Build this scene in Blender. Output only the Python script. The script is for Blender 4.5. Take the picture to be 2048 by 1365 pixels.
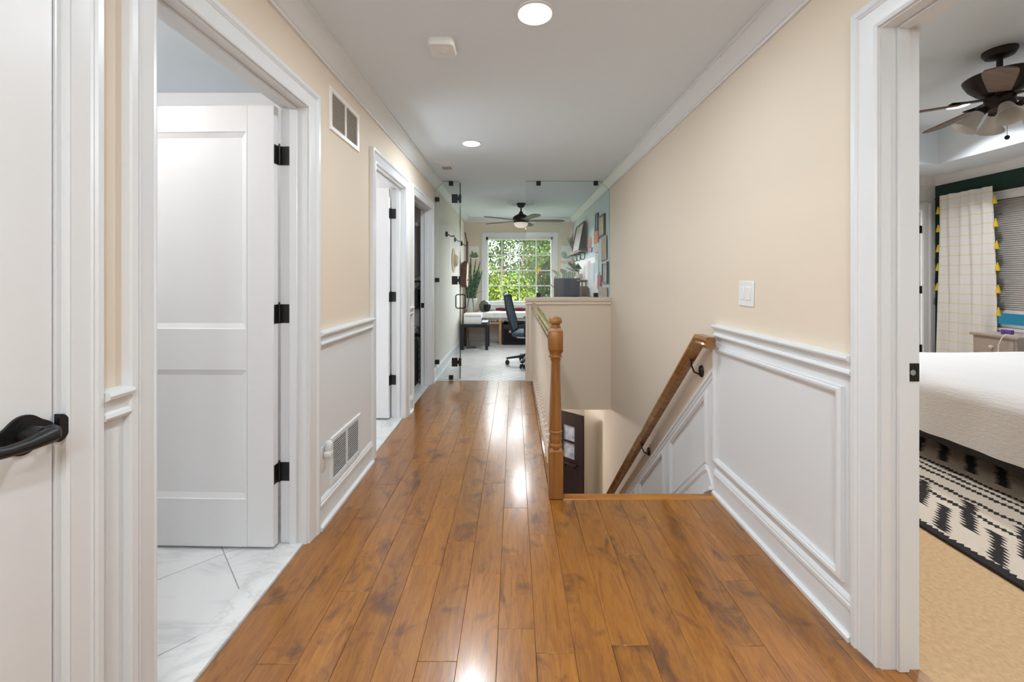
import bpy, bmesh, math, random
from mathutils import Vector, Matrix, Euler
for o in list(bpy.data.objects): bpy.data.objects.remove(o, do_unlink=True)
S = bpy.context.scene
COL = S.collection
random.seed(7)
PI = math.pi
R = math.radians
# ------------------------------------------------------------------ camera
F, CX, CY, CZ = 810.0, 1028.5, 556.5, 1.25      # focal length and vanishing point in pixels of the 2048x1365 frame
cd = bpy.data.cameras.new('camera'); cam = bpy.data.objects.new('camera', cd); COL.objects.link(cam)
cd.sensor_fit = 'HORIZONTAL'; cd.sensor_width = 36; cd.lens = F / 2048 * 36
cd.shift_x = (1024 - CX) / 2048; cd.shift_y = (CY - 682.5) / 2048
cd.clip_start = .03; cd.clip_end = 300
cam.location = (0, 0, CZ); cam.rotation_euler = (PI / 2, 0, 0)
S.camera = cam
# ------------------------------------------------------------------ world, sun, exposure
w = bpy.data.worlds.new('world'); S.world = w; w.use_nodes = True
bg = w.node_tree.nodes['Background']; bg.inputs[0].default_value = (.93, .97, 1, 1); bg.inputs[1].default_value = 13.0
sd = bpy.data.lights.new('sun', 'SUN'); sd.energy = 1.0; sd.angle = R(6); sd.color = (1, .95, .86)
sun = bpy.data.objects.new('sun', sd); COL.objects.link(sun)
sun.rotation_euler = Vector((.35, 1, -.9)).to_track_quat('-Z', 'Y').to_euler(); sun.location = (0, -5, 20)
vs = S.view_settings; vs.view_transform = 'Standard'; vs.look = 'None'; vs.gamma = 1; vs.use_curve_mapping = False
vs.exposure = 0.0
LAMP_HALL, LAMP_BATH, LAMP_BED, LAMP_LOW, LAMP_OFF, LAMP_GLOBE_FILL = 16, 16, 16, 30, 15, 36
COOL = (.83, .925, 1)
# ------------------------------------------------------------------ helpers
def P(px, py, d): return Vector(((px - CX) * d / F, d, CZ - (py - CY) * d / F))
def lin(c):
    c = c / 255
    return c / 12.92 if c <= .04045 else ((c + .055) / 1.055) ** 2.4
def rgb(c): return (lin(c[0]), lin(c[1]), lin(c[2]), 1)
def nmat(name):
    m = bpy.data.materials.new(name); m.use_nodes = True
    nt = m.node_tree; b = nt.nodes['Principled BSDF']
    return m, nt, b
def node(nt, t, **kw):
    n = nt.nodes.new(t)
    for k, v in kw.items():
        if k.startswith('i_'):
            key = k[2:]; key = int(key) if key.isdigit() else key.replace('_', ' ')
            n.inputs[key].default_value = v
        else: setattr(n, k, v)
    return n
def ramp(nt, fac, stops):
    r = nt.nodes.new('ShaderNodeValToRGB'); e = r.color_ramp.elements
    while len(e) < len(stops): e.new(.5)
    for i, (p, c) in enumerate(stops): e[i].position = p; e[i].color = rgb(c) if len(c) == 3 else c
    nt.links.new(fac, r.inputs[0]); return r.outputs[0]
def coords(nt, scale=(1, 1, 1), obj=True, extra=None):
    tc = nt.nodes.new('ShaderNodeTexCoord'); mp = nt.nodes.new('ShaderNodeMapping')
    mp.inputs['Scale'].default_value = scale
    nt.links.new(tc.outputs['Object'] if obj else tc.outputs['Generated'], mp.inputs[0])
    return mp.outputs[0]
def world_coords(nt, scale, rand=0):
    g = nt.nodes.new('ShaderNodeNewGeometry'); mp = nt.nodes.new('ShaderNodeMapping'); mp.inputs['Scale'].default_value = scale
    if rand:
        oi = nt.nodes.new('ShaderNodeObjectInfo'); mu = node(nt, 'ShaderNodeMath', operation='MULTIPLY', i_1=rand)
        ad = node(nt, 'ShaderNodeVectorMath', operation='ADD')
        nt.links.new(oi.outputs['Random'], mu.inputs[0]); nt.links.new(g.outputs['Position'], ad.inputs[0]); nt.links.new(mu.outputs[0], ad.inputs[1])
        nt.links.new(ad.outputs[0], mp.inputs[0])
    else: nt.links.new(g.outputs['Position'], mp.inputs[0])
    return mp.outputs[0]
def bump(nt, b, h, strength=.1, dist=.01):
    bp = node(nt, 'ShaderNodeBump', i_Strength=strength, i_Distance=dist)
    nt.links.new(h, bp.inputs['Height']); nt.links.new(bp.outputs[0], b.inputs['Normal'])
def paint(name, c, rough=.5, metal=0, nscale=0, nstr=.1, var=0, vscale=4, spec=.5, trans=0, sheen=0):
    m, nt, b = nmat(name)
    b.inputs['Base Color'].default_value = rgb(c); b.inputs['Roughness'].default_value = rough; b.inputs['Metallic'].default_value = metal
    b.inputs['Specular IOR Level'].default_value = spec
    v = None
    if nscale:
        n = node(nt, 'ShaderNodeTexNoise', i_Scale=nscale, i_Detail=3.0); nt.links.new(coords(nt), n.inputs['Vector'])
        bump(nt, b, n.outputs[0], nstr, .004)
    if var:
        n = node(nt, 'ShaderNodeTexNoise', i_Scale=vscale, i_Detail=3.0); nt.links.new(coords(nt), n.inputs['Vector'])
        lo = tuple(max(0, x - var) for x in c); hi = tuple(min(255, x + var) for x in c)
        nt.links.new(ramp(nt, n.outputs[0], [(.3, lo), (.7, hi)]), b.inputs['Base Color'])
    if sheen: b.inputs['Sheen Weight'].default_value = sheen
    return m
def emis(name, c, s):
    m, nt, b = nmat(name)
    b.inputs['Base Color'].default_value = rgb(c); b.inputs['Emission Color'].default_value = rgb(c); b.inputs['Emission Strength'].default_value = s
    return m
def wood(name, dark, mid, light, axis='Z', scale=1, rough=.35):
    m, nt, b = nmat(name)
    sc = {'Z': (26, 26, 1.6), 'X': (1.6, 26, 26), 'Y': (26, 1.6, 26)}[axis]
    n = node(nt, 'ShaderNodeTexNoise', i_Scale=scale, i_Detail=6.0, i_Roughness=.6, i_Distortion=.6)
    nt.links.new(coords(nt, sc), n.inputs['Vector'])
    nt.links.new(ramp(nt, n.outputs[0], [(.25, dark), (.5, mid), (.75, light)]), b.inputs['Base Color'])
    b.inputs['Roughness'].default_value = rough
    bump(nt, b, n.outputs[0], .06, .003)
    return m
def glassmat(name, tint, base=.04):
    m = bpy.data.materials.new(name); m.use_nodes = True; nt = m.node_tree; nt.nodes.clear()
    out = nt.nodes.new('ShaderNodeOutputMaterial'); mx = nt.nodes.new('ShaderNodeMixShader')
    tr = node(nt, 'ShaderNodeBsdfTransparent'); tr.inputs[0].default_value = tint
    gl = node(nt, 'ShaderNodeBsdfGlossy'); gl.inputs['Roughness'].default_value = .0
    lw = node(nt, 'ShaderNodeLayerWeight', i_Blend=.5)
    pw = node(nt, 'ShaderNodeMath', operation='POWER', i_1=5.0); ml = node(nt, 'ShaderNodeMath', operation='MULTIPLY_ADD', i_1=.9, i_2=base)
    nt.links.new(lw.outputs['Facing'], pw.inputs[0]); nt.links.new(pw.outputs[0], ml.inputs[0]); nt.links.new(ml.outputs[0], mx.inputs[0])
    nt.links.new(tr.outputs[0], mx.inputs[1]); nt.links.new(gl.outputs[0], mx.inputs[2]); nt.links.new(mx.outputs[0], out.inputs[0])
    return m
W = {}
class MB:
    def __init__(s): s.bm = bmesh.new()
    def faces(s, vs, fs, mi=0):
        v = [s.bm.verts.new(p) for p in vs]
        out = []
        for f in fs:
            try: fc = s.bm.faces.new([v[i] for i in f]); fc.material_index = mi; out.append(fc)
            except ValueError: pass
        return v, out
    def box(s, x0, x1, y0, y1, z0, z1, bev=0, mi=0, M=None, seg=1):
        if x0 > x1: x0, x1 = x1, x0
        if y0 > y1: y0, y1 = y1, y0
        if z0 > z1: z0, z1 = z1, z0
        vs = [Vector((x, y, z)) for x in (x0, x1) for y in (y0, y1) for z in (z0, z1)]
        if M is not None: vs = [M @ v for v in vs]
        v, f = s.faces(vs, [(0, 1, 3, 2), (4, 6, 7, 5), (0, 4, 5, 1), (2, 3, 7, 6), (0, 2, 6, 4), (1, 5, 7, 3)], mi)
        if bev:
            es = list({e for q in f for e in q.edges})
            bmesh.ops.bevel(s.bm, geom=es, offset=bev, segments=seg, affect='EDGES', profile=.5)
        return s
    def cyl(s, p0, p1, r0, r1=None, seg=16, mi=0, cap=True):
        p0, p1 = Vector(p0), Vector(p1); r1 = r0 if r1 is None else r1
        d = (p1 - p0).normalized(); a = d.orthogonal().normalized(); b = d.cross(a)
        vs = []
        for p, r in ((p0, r0), (p1, r1)):
            for i in range(seg):
                t = 2 * PI * i / seg; vs.append(p + (a * math.cos(t) + b * math.sin(t)) * r)
        fs = [(i, (i + 1) % seg, seg + (i + 1) % seg, seg + i) for i in range(seg)]
        if cap: fs += [tuple(range(seg))[::-1], tuple(range(seg, 2 * seg))]
        s.faces(vs, fs, mi); return s
    def lathe(s, prof, c=(0, 0, 0), seg=24, M=None, mi=0, cap=True, sx=1, sy=1):
        c = Vector(c); vs = []
        for r, z in prof:
            for i in range(seg):
                t = 2 * PI * i / seg; p = Vector((r * sx * math.cos(t), r * sy * math.sin(t), z))
                vs.append(c + (M @ p if M is not None else p))
        fs = []
        for k in range(len(prof) - 1):
            for i in range(seg):
                j = (i + 1) % seg; fs.append((k * seg + i, k * seg + j, (k + 1) * seg + j, (k + 1) * seg + i))
        if cap: fs += [tuple(range(seg))[::-1], tuple(range((len(prof) - 1) * seg, len(prof) * seg))]
        s.faces(vs, fs, mi); return s
    def tube(s, pts, r, seg=8, mi=0, closed=False):
        pts = [Vector(p) for p in pts]; n = len(pts); vs = []; up = None
        for i, p in enumerate(pts):
            if closed: t = pts[(i + 1) % n] - pts[i - 1]
            else: t = pts[min(i + 1, n - 1)] - pts[max(i - 1, 0)]
            t.normalize()
            if up is None: up = t.orthogonal().normalized()
            up = (up - t * up.dot(t)).normalized(); b = t.cross(up)
            rr = r[i] if isinstance(r, (list, tuple)) else r
            for k in range(seg):
                a = 2 * PI * k / seg; vs.append(p + (up * math.cos(a) + b * math.sin(a)) * rr)
        fs = []
        for i in range(n if closed else n - 1):
            for k in range(seg):
                l = (k + 1) % seg; j = (i + 1) % n; fs.append((i * seg + k, i * seg + l, j * seg + l, j * seg + k))
        if not closed: fs += [tuple(range(seg))[::-1], tuple(range((n - 1) * seg, n * seg))]
        s.faces(vs, fs, mi); return s
    def ball(s, c, r, seg=16, mi=0, M=None):
        if not isinstance(r, (tuple, list)): r = (r, r, r)
        rings = max(6, seg // 2); prof = [(math.sin(PI * k / rings), -math.cos(PI * k / rings)) for k in range(rings + 1)]
        prof[0] = (.01, -1); prof[-1] = (.01, 1)
        D = Matrix.Diagonal((*r,)).to_4x4()
        s.lathe(prof, c, seg, M=(M @ D if M is not None else D), mi=mi); return s
    def prism(s, poly, h0, h1, O=(0, 0, 0), U=(1, 0, 0), V=(0, 1, 0), N=(0, 0, 1), mi=0):
        O, U, V, N = map(Vector, (O, U, V, N)); n = len(poly)
        vs = [O + U * a + V * b + N * h for h in (h0, h1) for a, b in poly]
        fs = [tuple(range(n))[::-1], tuple(range(n, 2 * n))] + [(i, (i + 1) % n, n + (i + 1) % n, n + i) for i in range(n)]
        s.faces(vs, fs, mi); return s
    def sweep(s, path, prof, O=(0, 0, 0), U=(1, 0, 0), V=(0, 1, 0), N=(0, 0, 1), closed=False, mi=0):
        O, U, V, N = map(Vector, (O, U, V, N)); pts = [Vector(p) for p in path]; n = len(pts); m = len(prof); vs = []
        for i in range(n):
            ds = []
            if closed or i > 0: ds.append((pts[i] - pts[i - 1]).normalized())
            if closed or i < n - 1: ds.append((pts[(i + 1) % n] - pts[i]).normalized())
            ns = [Vector((-d.y, d.x)) for d in ds]
            mm = ns[0] if len(ns) == 1 else (ns[0] + ns[1]) / (1 + ns[0].dot(ns[1]))
            for a, b in prof:
                q = pts[i] + mm * a; vs.append(O + U * q.x + V * q.y + N * b)
        fs = []
        for i in range(n if closed else n - 1):
            j = (i + 1) % n
            for k in range(m): l = (k + 1) % m; fs.append((i * m + k, i * m + l, j * m + l, j * m + k))
        if not closed: fs += [tuple(range(m))[::-1], tuple(range((n - 1) * m, n * m))]
        s.faces(vs, fs, mi); return s
    def blade(s, base, dirv, length, width, bend=(0, 0, 0), n=7, prof=None, side=None, fold=.25, mi=0):
        base, dirv, bend = Vector(base), Vector(dirv).normalized(), Vector(bend)
        sd_ = Vector(side) if side else dirv.cross(Vector((random.uniform(-1, 1), random.uniform(-1, 1), .2)))
        sd_.normalize(); nr = sd_.cross(dirv).normalized(); vs = []
        for i in range(n):
            t = i / (n - 1); p = base + dirv * length * t + bend * t * t
            wd = width * (prof(t) if prof else (1 - t ** 2.2) * (.6 + .8 * min(t * 2, 1) * .5))
            vs += [p - sd_ * wd / 2, p + nr * wd * fold, p + sd_ * wd / 2]
        fs = []
        for i in range(n - 1):
            for k in (0, 1): fs.append((i * 3 + k, i * 3 + k + 1, i * 3 + k + 4, i * 3 + k + 3))
        s.faces(vs, fs, mi); return s
    def build(s, name, mats, parent=None, local=False, smooth=38, recalc=True):
        if recalc: bmesh.ops.recalc_face_normals(s.bm, faces=s.bm.faces)
        me = bpy.data.meshes.new(name)
        off = Vector((0, 0, 0)); Wp = Matrix.Identity(4)
        if parent is not None:
            Wp = W.get(parent.name, Matrix.Identity(4))
            if not local: bmesh.ops.transform(s.bm, matrix=Wp.inverted(), verts=s.bm.verts)
        elif not local:
            xs = [v.co for v in s.bm.verts]
            off = Vector(((min(v.x for v in xs) + max(v.x for v in xs)) / 2, (min(v.y for v in xs) + max(v.y for v in xs)) / 2, min(v.z for v in xs)))
            bmesh.ops.translate(s.bm, vec=-off, verts=s.bm.verts)
        s.bm.to_mesh(me); s.bm.free()
        if smooth:
            me.polygons.foreach_set('use_smooth', [True] * len(me.polygons)); me.set_sharp_from_angle(angle=R(smooth))
        for m in (mats if isinstance(mats, (list, tuple)) else [mats]): me.materials.append(m)
        o = bpy.data.objects.new(name, me); COL.objects.link(o)
        if parent is not None: o.parent = parent; W[o.name] = Wp
        else: o.location = off; W[o.name] = Matrix.Translation(off)
        return o
def tag(o, label=None, cat=None, group=None, kind=None):
    for k, v in (('label', label), ('category', cat), ('group', group), ('kind', kind)):
        if v: o[k] = v
    return o
def thing(name, label, cat, loc=(0, 0, 0), rz=0, group=None, kind=None):
    o = bpy.data.objects.new(name, None); COL.objects.link(o); o.empty_display_size = .1
    o.location = loc; o.rotation_euler = (0, 0, rz); W[o.name] = Matrix.Translation(Vector(loc)) @ Matrix.Rotation(rz, 4, 'Z')
    return tag(o, label, cat, group, kind)
def struct(o, label, cat): return tag(o, label, cat, None, 'structure')
def dup(part, parent, loc=(0, 0, 0), rot=(0, 0, 0), scale=None):
    c = part.copy(); COL.objects.link(c); c.parent = parent; c.location = loc; c.rotation_euler = rot
    if scale: c.scale = scale
    return c
def copy_tree(o, parent=None):
    c = o.copy(); COL.objects.link(c); c.parent = parent
    for ch in list(o.children): copy_tree(ch, c)
    return c
def lamp(name, loc, power, size, parent=None, color=(.83, .925, 1), kind='AREA', rot=(0, 0, 0), spread=180):
    l = bpy.data.lights.new(name, kind); l.energy = power; l.color = color
    if kind == 'AREA': l.shape = 'DISK'; l.size = size; l.spread = R(spread)
    else: l.shadow_soft_size = size
    o = bpy.data.objects.new(name, l); COL.objects.link(o); o.rotation_euler = rot
    if parent is not None:
        o.parent = parent; o.location = W[parent.name].inverted() @ Vector(loc)
    else: o.location = loc
    return o
# ------------------------------------------------------------------ materials
M_TRIM = paint('white_trim_paint', (230, 232, 234), .32)
M_DOOR = paint('white_door_paint', (233, 233, 234), .38)
M_CEIL = paint('white_ceiling_paint', (227, 236, 243), .9, nscale=90, nstr=.03)
M_BEIGE = paint('beige_wall_paint', (231, 216, 197), .75, nscale=120, nstr=.04)
M_CREAM = paint('cream_wall_paint', (231, 224, 213), .75, nscale=120, nstr=.04)
M_BLUE = paint('pale_blue_wall_paint', (205, 221, 224), .75, nscale=120, nstr=.04)
M_WHITEW = paint('white_wall_paint', (232, 232, 233), .8, nscale=120, nstr=.04)
M_GREEN = paint('dark_green_wall_paint', (22, 58, 50), .7, nscale=120, nstr=.04)
M_BLACK = paint('black_metal', (16, 16, 16), .42, nscale=200, nstr=.05)
M_BLACKW = paint('black_lacquer', (24, 27, 32), .35, nscale=60, nstr=.02)
M_BRONZE = paint('dark_bronze', (40, 28, 23), .45, .2, nscale=80, nstr=.03)
M_SUB = paint('dark_gap', (70, 42, 18), .9, nscale=40)
M_PLASTIC = paint('white_plastic', (236, 236, 234), .4, nscale=60, nstr=.01)
M_SILVER = paint('brushed_steel', (190, 192, 195), .3, .9, nscale=80, nstr=.02)
M_OAK = wood('oak_honey', (112, 68, 28), (148, 96, 44), (168, 116, 60), 'Z', 1.2, .28)
M_OAKY = wood('oak_honey_rail', (108, 66, 30), (144, 96, 48), (166, 118, 66), 'Y', 1.2, .12)
M_OAKX = wood('oak_honey_nosing', (146, 88, 30), (180, 116, 44), (196, 134, 62), 'X', 1.2, .3)
M_PINE = wood('light_oak', (176, 128, 84), (202, 154, 108), (214, 170, 126), 'X', 1, .5)
M_WALNUT = wood('walnut', (78, 50, 34), (104, 70, 48), (128, 90, 64), 'Y', 1, .45)
M_FRONTD = wood('espresso_door_wood', (30, 16, 14), (44, 25, 22), (54, 33, 28), 'Z', 1, .4)
M_GLASS = glassmat('clear_glass', (.968, .986, .988, 1), .05)
M_PANE = glassmat('window_glass', (.98, .99, .99, 1))
M_GEDGE = paint('green_glass_edge', (18, 52, 46), .15, nscale=20, nstr=.01)
M_LENS = emis('lit_lens', (255, 248, 238), 6)
def plank_mat():
    m, nt, b = nmat('hand_scraped_maple_floor')
    c1 = world_coords(nt, (13, 2.0, 13), 37)
    n1 = node(nt, 'ShaderNodeTexNoise', i_Scale=2.0, i_Detail=8.0, i_Roughness=.62, i_Distortion=1.6); nt.links.new(c1, n1.inputs['Vector'])
    base = ramp(nt, n1.outputs[0], [(.25, (122, 70, 12)), (.47, (156, 97, 22)), (.75, (178, 118, 34))])
    # dark mineral figure in some of the boards
    c2 = world_coords(nt, (5, 3.2, 5), 61)
    n2 = node(nt, 'ShaderNodeTexNoise', i_Scale=1.6, i_Detail=5.0, i_Roughness=.6, i_Distortion=.8); nt.links.new(c2, n2.inputs['Vector'])
    f2 = ramp(nt, n2.outputs[0], [(.54, (0, 0, 0, 1)), (.68, (1, 1, 1, 1))])
    oi = nt.nodes.new('ShaderNodeObjectInfo')
    tone = ramp(nt, oi.outputs['Random'], [(0, (.86, .84, .81, 1)), (.5, (.98, .97, .95, 1)), (1, (1.09, 1.08, 1.06, 1))])
    mx = node(nt, 'ShaderNodeMix', data_type='RGBA'); mx.blend_type = 'MIX'
    ff = node(nt, 'ShaderNodeMath', operation='MULTIPLY', i_1=.75); nt.links.new(f2, ff.inputs[0])
    nt.links.new(ff.outputs[0], mx.inputs['Factor']); nt.links.new(base, mx.inputs[6]); mx.inputs[7].default_value = rgb((84, 44, 16))
    mt = node(nt, 'ShaderNodeMix', data_type='RGBA'); mt.blend_type = 'MULTIPLY'; mt.inputs['Factor'].default_value = 1
    nt.links.new(mx.outputs[2], mt.inputs[6]); nt.links.new(tone, mt.inputs[7])
    # fine growth-ring lines
    c3 = world_coords(nt, (10, 1.2, 10), 23)
    wv = node(nt, 'ShaderNodeTexWave', i_Scale=3.4, i_Distortion=12.0, i_Detail=4.0, i_Detail_Scale=1.6); nt.links.new(c3, wv.inputs['Vector'])
    f3 = ramp(nt, wv.outputs['Fac'], [(0, (.72, .7, .66, 1)), (.22, (1, 1, 1, 1))])
    m3 = node(nt, 'ShaderNodeMix', data_type='RGBA'); m3.blend_type = 'MULTIPLY'; m3.inputs['Factor'].default_value = .7
    nt.links.new(mt.outputs[2], m3.inputs[6]); nt.links.new(f3, m3.inputs[7])
    nt.links.new(m3.outputs[2], b.inputs['Base Color'])
    b.inputs['Roughness'].default_value = .32; b.inputs['Specular IOR Level'].default_value = .6
    b.inputs['Coat Weight'].default_value = .7; b.inputs['Coat Roughness'].default_value = .17; b.inputs['Coat IOR'].default_value = 1.6
    c4 = world_coords(nt, (11, 2.2, 1), 11)
    n4 = node(nt, 'ShaderNodeTexNoise', i_Scale=1.5, i_Detail=1.5, i_Distortion=.5); nt.links.new(c4, n4.inputs['Vector'])
    bump(nt, b, n4.outputs[0], .16, .012)
    return m
M_PLANK = plank_mat()
def marble(name, base=(226, 226, 226), vein=(208, 208, 210), scale=.9, rough=.25, rand=13):
    m, nt, b = nmat(name)
    n = node(nt, 'ShaderNodeTexNoise', i_Scale=scale, i_Detail=8.0, i_Roughness=.6, i_Distortion=1.8); nt.links.new(world_coords(nt, (1, 2, 1), rand), n.inputs['Vector'])
    sb = node(nt, 'ShaderNodeMath', operation='SUBTRACT', i_1=.5); ab = node(nt, 'ShaderNodeMath', operation='ABSOLUTE')
    nt.links.new(n.outputs[0], sb.inputs[0]); nt.links.new(sb.outputs[0], ab.inputs[0])
    nt.links.new(ramp(nt, ab.outputs[0], [(0, vein), (.02, tuple(int(.6 * x + .4 * y) for x, y in zip(base, vein))), (.06, base)]), b.inputs['Base Color'])
    b.inputs['Roughness'].default_value = rough
    return m
M_MARBLE = marble('white_marble_tile')
M_SADDLE = marble('marble_saddle', (228, 228, 227), (212, 212, 211), 1.6, .2, 0)
M_GROUT = paint('pale_grout', (176, 176, 174), .9, nscale=60)
M_CHEV = paint('pale_wood_look_tile', (222, 221, 218), .3, var=7, vscale=5)
M_CHEVG = paint('grey_grout', (112, 115, 118), .9, nscale=60)
# ------------------------------------------------------------------ the shell
L, RR, H, T = -.975, 1.172, 2.44, .12
LOW = -2.66
D1, D2, D3, D0 = (1.10, 1.90), (2.835, 3.61), (3.915, 4.735), (.10, .860)
BD = (.47, 1.292)
HEAD = 2.05
JB = .018
def wall_y(name, mat, x0, x1, y0, y1, z0, z1, holes, label):
    mb = MB(); y = y0
    for a, b, h0, h1 in sorted(holes):
        mb.box(x0, x1, y, a, z0, z1)
        if h1 < z1: mb.box(x0, x1, a, b, h1, z1)
        if h0 > z0: mb.box(x0, x1, a, b, z0, h0)
        y = b
    mb.box(x0, x1, y, y1, z0, z1)
    return struct(mb.build(name, mat, smooth=0), label, 'wall')
def wall_x(name, mat, y0, y1, x0, x1, z0, z1, holes, label):
    mb = MB(); x = x0
    for a, b, h0, h1 in sorted(holes):
        mb.box(x, a, y0, y1, z0, z1)
        if h1 < z1: mb.box(a, b, y0, y1, h1, z1)
        if h0 > z0: mb.box(a, b, y0, y1, z0, h0)
        x = b
    mb.box(x, x1, y0, y1, z0, z1)
    return struct(mb.build(name, mat, smooth=0), label, 'wall')
def cut(d): return (d[0] - JB, d[1] + JB, 0, HEAD + JB)
wall_y('wall_left', M_BEIGE, L - T, L, -1.6, 4.97, 0, H, [cut(D0), cut(D1), cut(D2), cut(D3)], 'beige hallway wall with the row of white doorways')
wall_y('wall_left_office', M_CREAM, L - T, L, 4.97, 8.12, -.1, H, [], 'cream office wall where the guitar hangs')
wall_y('wall_right', M_BEIGE, RR, RR + T, -1.6, 4.97, -.3, H, [(BD[0] - JB, BD[1] + JB, -.3, HEAD + JB)], 'beige hallway wall above the stair handrail')
wall_y('wall_right_lower', M_BEIGE, RR, RR + T, 2.2, 6.9, LOW, -.3, [], 'beige stairwell wall below the hall floor')
wall_y('wall_right_office', M_BLUE, RR, RR + T, 4.97, 8.12, -.3, H, [], 'pale blue office wall covered with pictures and papers')
wall_x('wall_back', M_BEIGE, 8.0, 8.12, L - T, RR + T, -.1, H, [(-.557, .764, .745, 2.064)], 'beige far wall around the office window')
wall_x('wall_front', M_BEIGE, -1.72, -1.6, L - T, RR + T, 0, H, [], 'beige end wall of the hall behind the viewer')
hw = MB().box(.139, RR, 4.91, 5.03, -.347, .985)
hw.box(.139, .163, 4.898, 4.91, .0, .985, .002); hw.box(.172, .212, 4.903, 4.91, .12, .97, .002); hw.box(.163, .212, 4.899, 4.91, 0, .115, .003); hw.box(.163, .212, 4.894, 4.91, 0, .02, .002)
struct(hw.build('wall_half', M_BEIGE, smooth=0), 'beige half wall at the head of the stairwell under the glass', 'half wall')
cp = MB().box(.125, RR - .001, 4.885, 5.05, .985, 1.014, .004)
cp.sweep([(.139, 4.91), (RR - .001, 4.91)], [(0, 0), (-.022, 0), (-.022, -.012), (-.008, -.024), (-.008, -.038), (-.018, -.042), (-.018, -.052), (0, -.056)], O=(0, 0, .985))
struct(cp.build('trim_half_wall_cap', M_BEIGE), 'flat beige cap with small moulding along the top of the half wall', 'cap')
# ceilings
struct(MB().box(L - T, RR + T, -1.72, 8.12, H, H + .1).build('ceiling', M_CEIL, smooth=0), 'flat white ceiling of hall and office', 'ceiling')
# stairwell lower level
struct(MB().box(.2, .27, 2.28, 4.94, LOW, -.02).box(.27, RR, 2.2, 2.28, LOW, -.03).build('wall_stairwell', M_BEIGE, smooth=0), 'beige stairwell side wall under the balusters', 'wall')
struct(MB().box(-1.2, RR + T, 4.95, 6.9, LOW - .1, LOW).build('floor_lower', wood('dark_lower_floor', (90, 54, 24), (124, 78, 38), (144, 96, 52), 'Y'), smooth=0), 'wood floor of the entry at the foot of the stairs', 'floor')
wall_x('wall_back_lower', M_BEIGE, 6.78, 6.9, -1.2, RR, LOW, -.347, [], 'beige wall of the entry behind the open front door')
wall_y('wall_left_lower', M_BEIGE, -1.3, -1.2, 4.8, 6.9, LOW, -.347, [], 'beige entry wall away from the stairs')
wall_x('wall_front_lower', M_BEIGE, 4.86, 4.94, -1.2, .2, LOW, -.347, [], 'beige entry wall beside the foot of the stairs')
# crown moulding
CROWN = [(0, 0), (0, -.095), (-.012, -.095), (-.014, -.082), (-.02, -.08), (-.03, -.07), (-.044, -.05), (-.062, -.033), (-.074, -.022), (-.075, -.014), (-.087, -.012), (-.087, 0)]
def crown(name, path, z, label, mat=None):
    return struct(MB().sweep(path, CROWN, O=(0, 0, z)).build(name, mat or M_TRIM, smooth=20), label, 'crown moulding')
crown('trim_crown', [(L, -1.6), (L, 8), (RR, 8), (RR, -1.6)], H, 'white crown moulding running round the hall and office ceiling')
# casings and jambs
CASE = [(0, 0), (0, .010), (.006, .013), (.012, .0115), (.03, .014), (.056, .017), (.060, .021), (.064, .018), (.070, .024), (.086, .024), (.09, .02), (.09, 0)]
def doorway(name, d, x, nrm, depth, label, stop=.06, floor=0, rv=.005, cw=1):
    y0, y1 = d
    o = MB().sweep([(y0 - rv, floor), (y0 - rv, HEAD + rv), (y1 + rv, HEAD + rv), (y1 + rv, floor)], [(a * cw, b) for a, b in CASE], O=(x, 0, 0), U=(0, 1, 0), V=(0, 0, 1), N=(nrm, 0, 0)).build(name, M_TRIM, smooth=20)
    struct(o, label, 'door casing')
    xa, xb = sorted((x, x - nrm * depth))
    j = MB().box(xa, xb, y0 - JB, y0, floor, HEAD).box(xa, xb, y1, y1 + JB, floor, HEAD).box(xa, xb, y0 - JB, y1 + JB, HEAD, HEAD + JB)
    sa, sb = sorted((x - nrm * stop, x - nrm * (stop + .035)))
    j.box(sa, sb, y0, y0 + .011, floor, HEAD, .002).box(sa, sb, y1 - .011, y1, floor, HEAD, .002).box(sa, sb, y0 + .011, y1 - .011, HEAD - .011, HEAD, .002)
    jo = j.build('jamb', M_TRIM, o)
    return o
c0 = doorway('trim_casing_0', D0, L, 1, T, 'white casing around the closed door with the black lever', .055, rv=.012, cw=.78)
c1 = doorway('trim_casing_1', D1, L, 1, T, 'white casing of the wide bathroom doorway with the marble saddle', .04)
c2 = doorway('trim_casing_2', D2, L, 1, T, 'white casing of the bathroom doorway past the floor-level grille', .04)
c3 = doorway('trim_casing_3', D3, L, 1, T, 'white casing of the doorway next to the glass partition', .04)
cb = doorway('trim_casing_4', BD, RR, -1, T, 'white casing of the bedroom doorway', .045)
# strike plates
def strike(parent, x0, x1, y, z, sgn, lip=None):
    s_ = MB().box(x0, x1, y, y + sgn * .002, z - .029, z + .029, .0006).box((x0 + x1) / 2 - .011, (x0 + x1) / 2 + .006, y + sgn * .001, y + sgn * .003, z - .012, z + .012)
    o = s_.build('strike_plate', [M_BLACK], parent); tag(o, 'black strike plate'); return o
strike(cb, 1.257, 1.291, BD[1], .949, -1)
h_ = MB().cyl((1.268, BD[1] - .003, .949), (1.268, BD[1] - .0045, .949), .009, seg=12).build('latch_hole', M_SILVER, cb)
strike(c3, -1.09, -1.055, D3[1], .93, -1)
# half-round lip of the near door's strike
poly = [(.858 + .0205 * math.sin(PI * k / 14), .932 - .0295 * math.cos(PI * k / 14)) for k in range(15)]
o = MB().prism(poly, 0, .012, O=(L, 0, 0), U=(0, 1, 0), V=(0, 0, 1), N=(1, 0, 0)).build('strike_plate', M_BLACK, c0); tag(o, 'black half-round strike lip')
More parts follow.
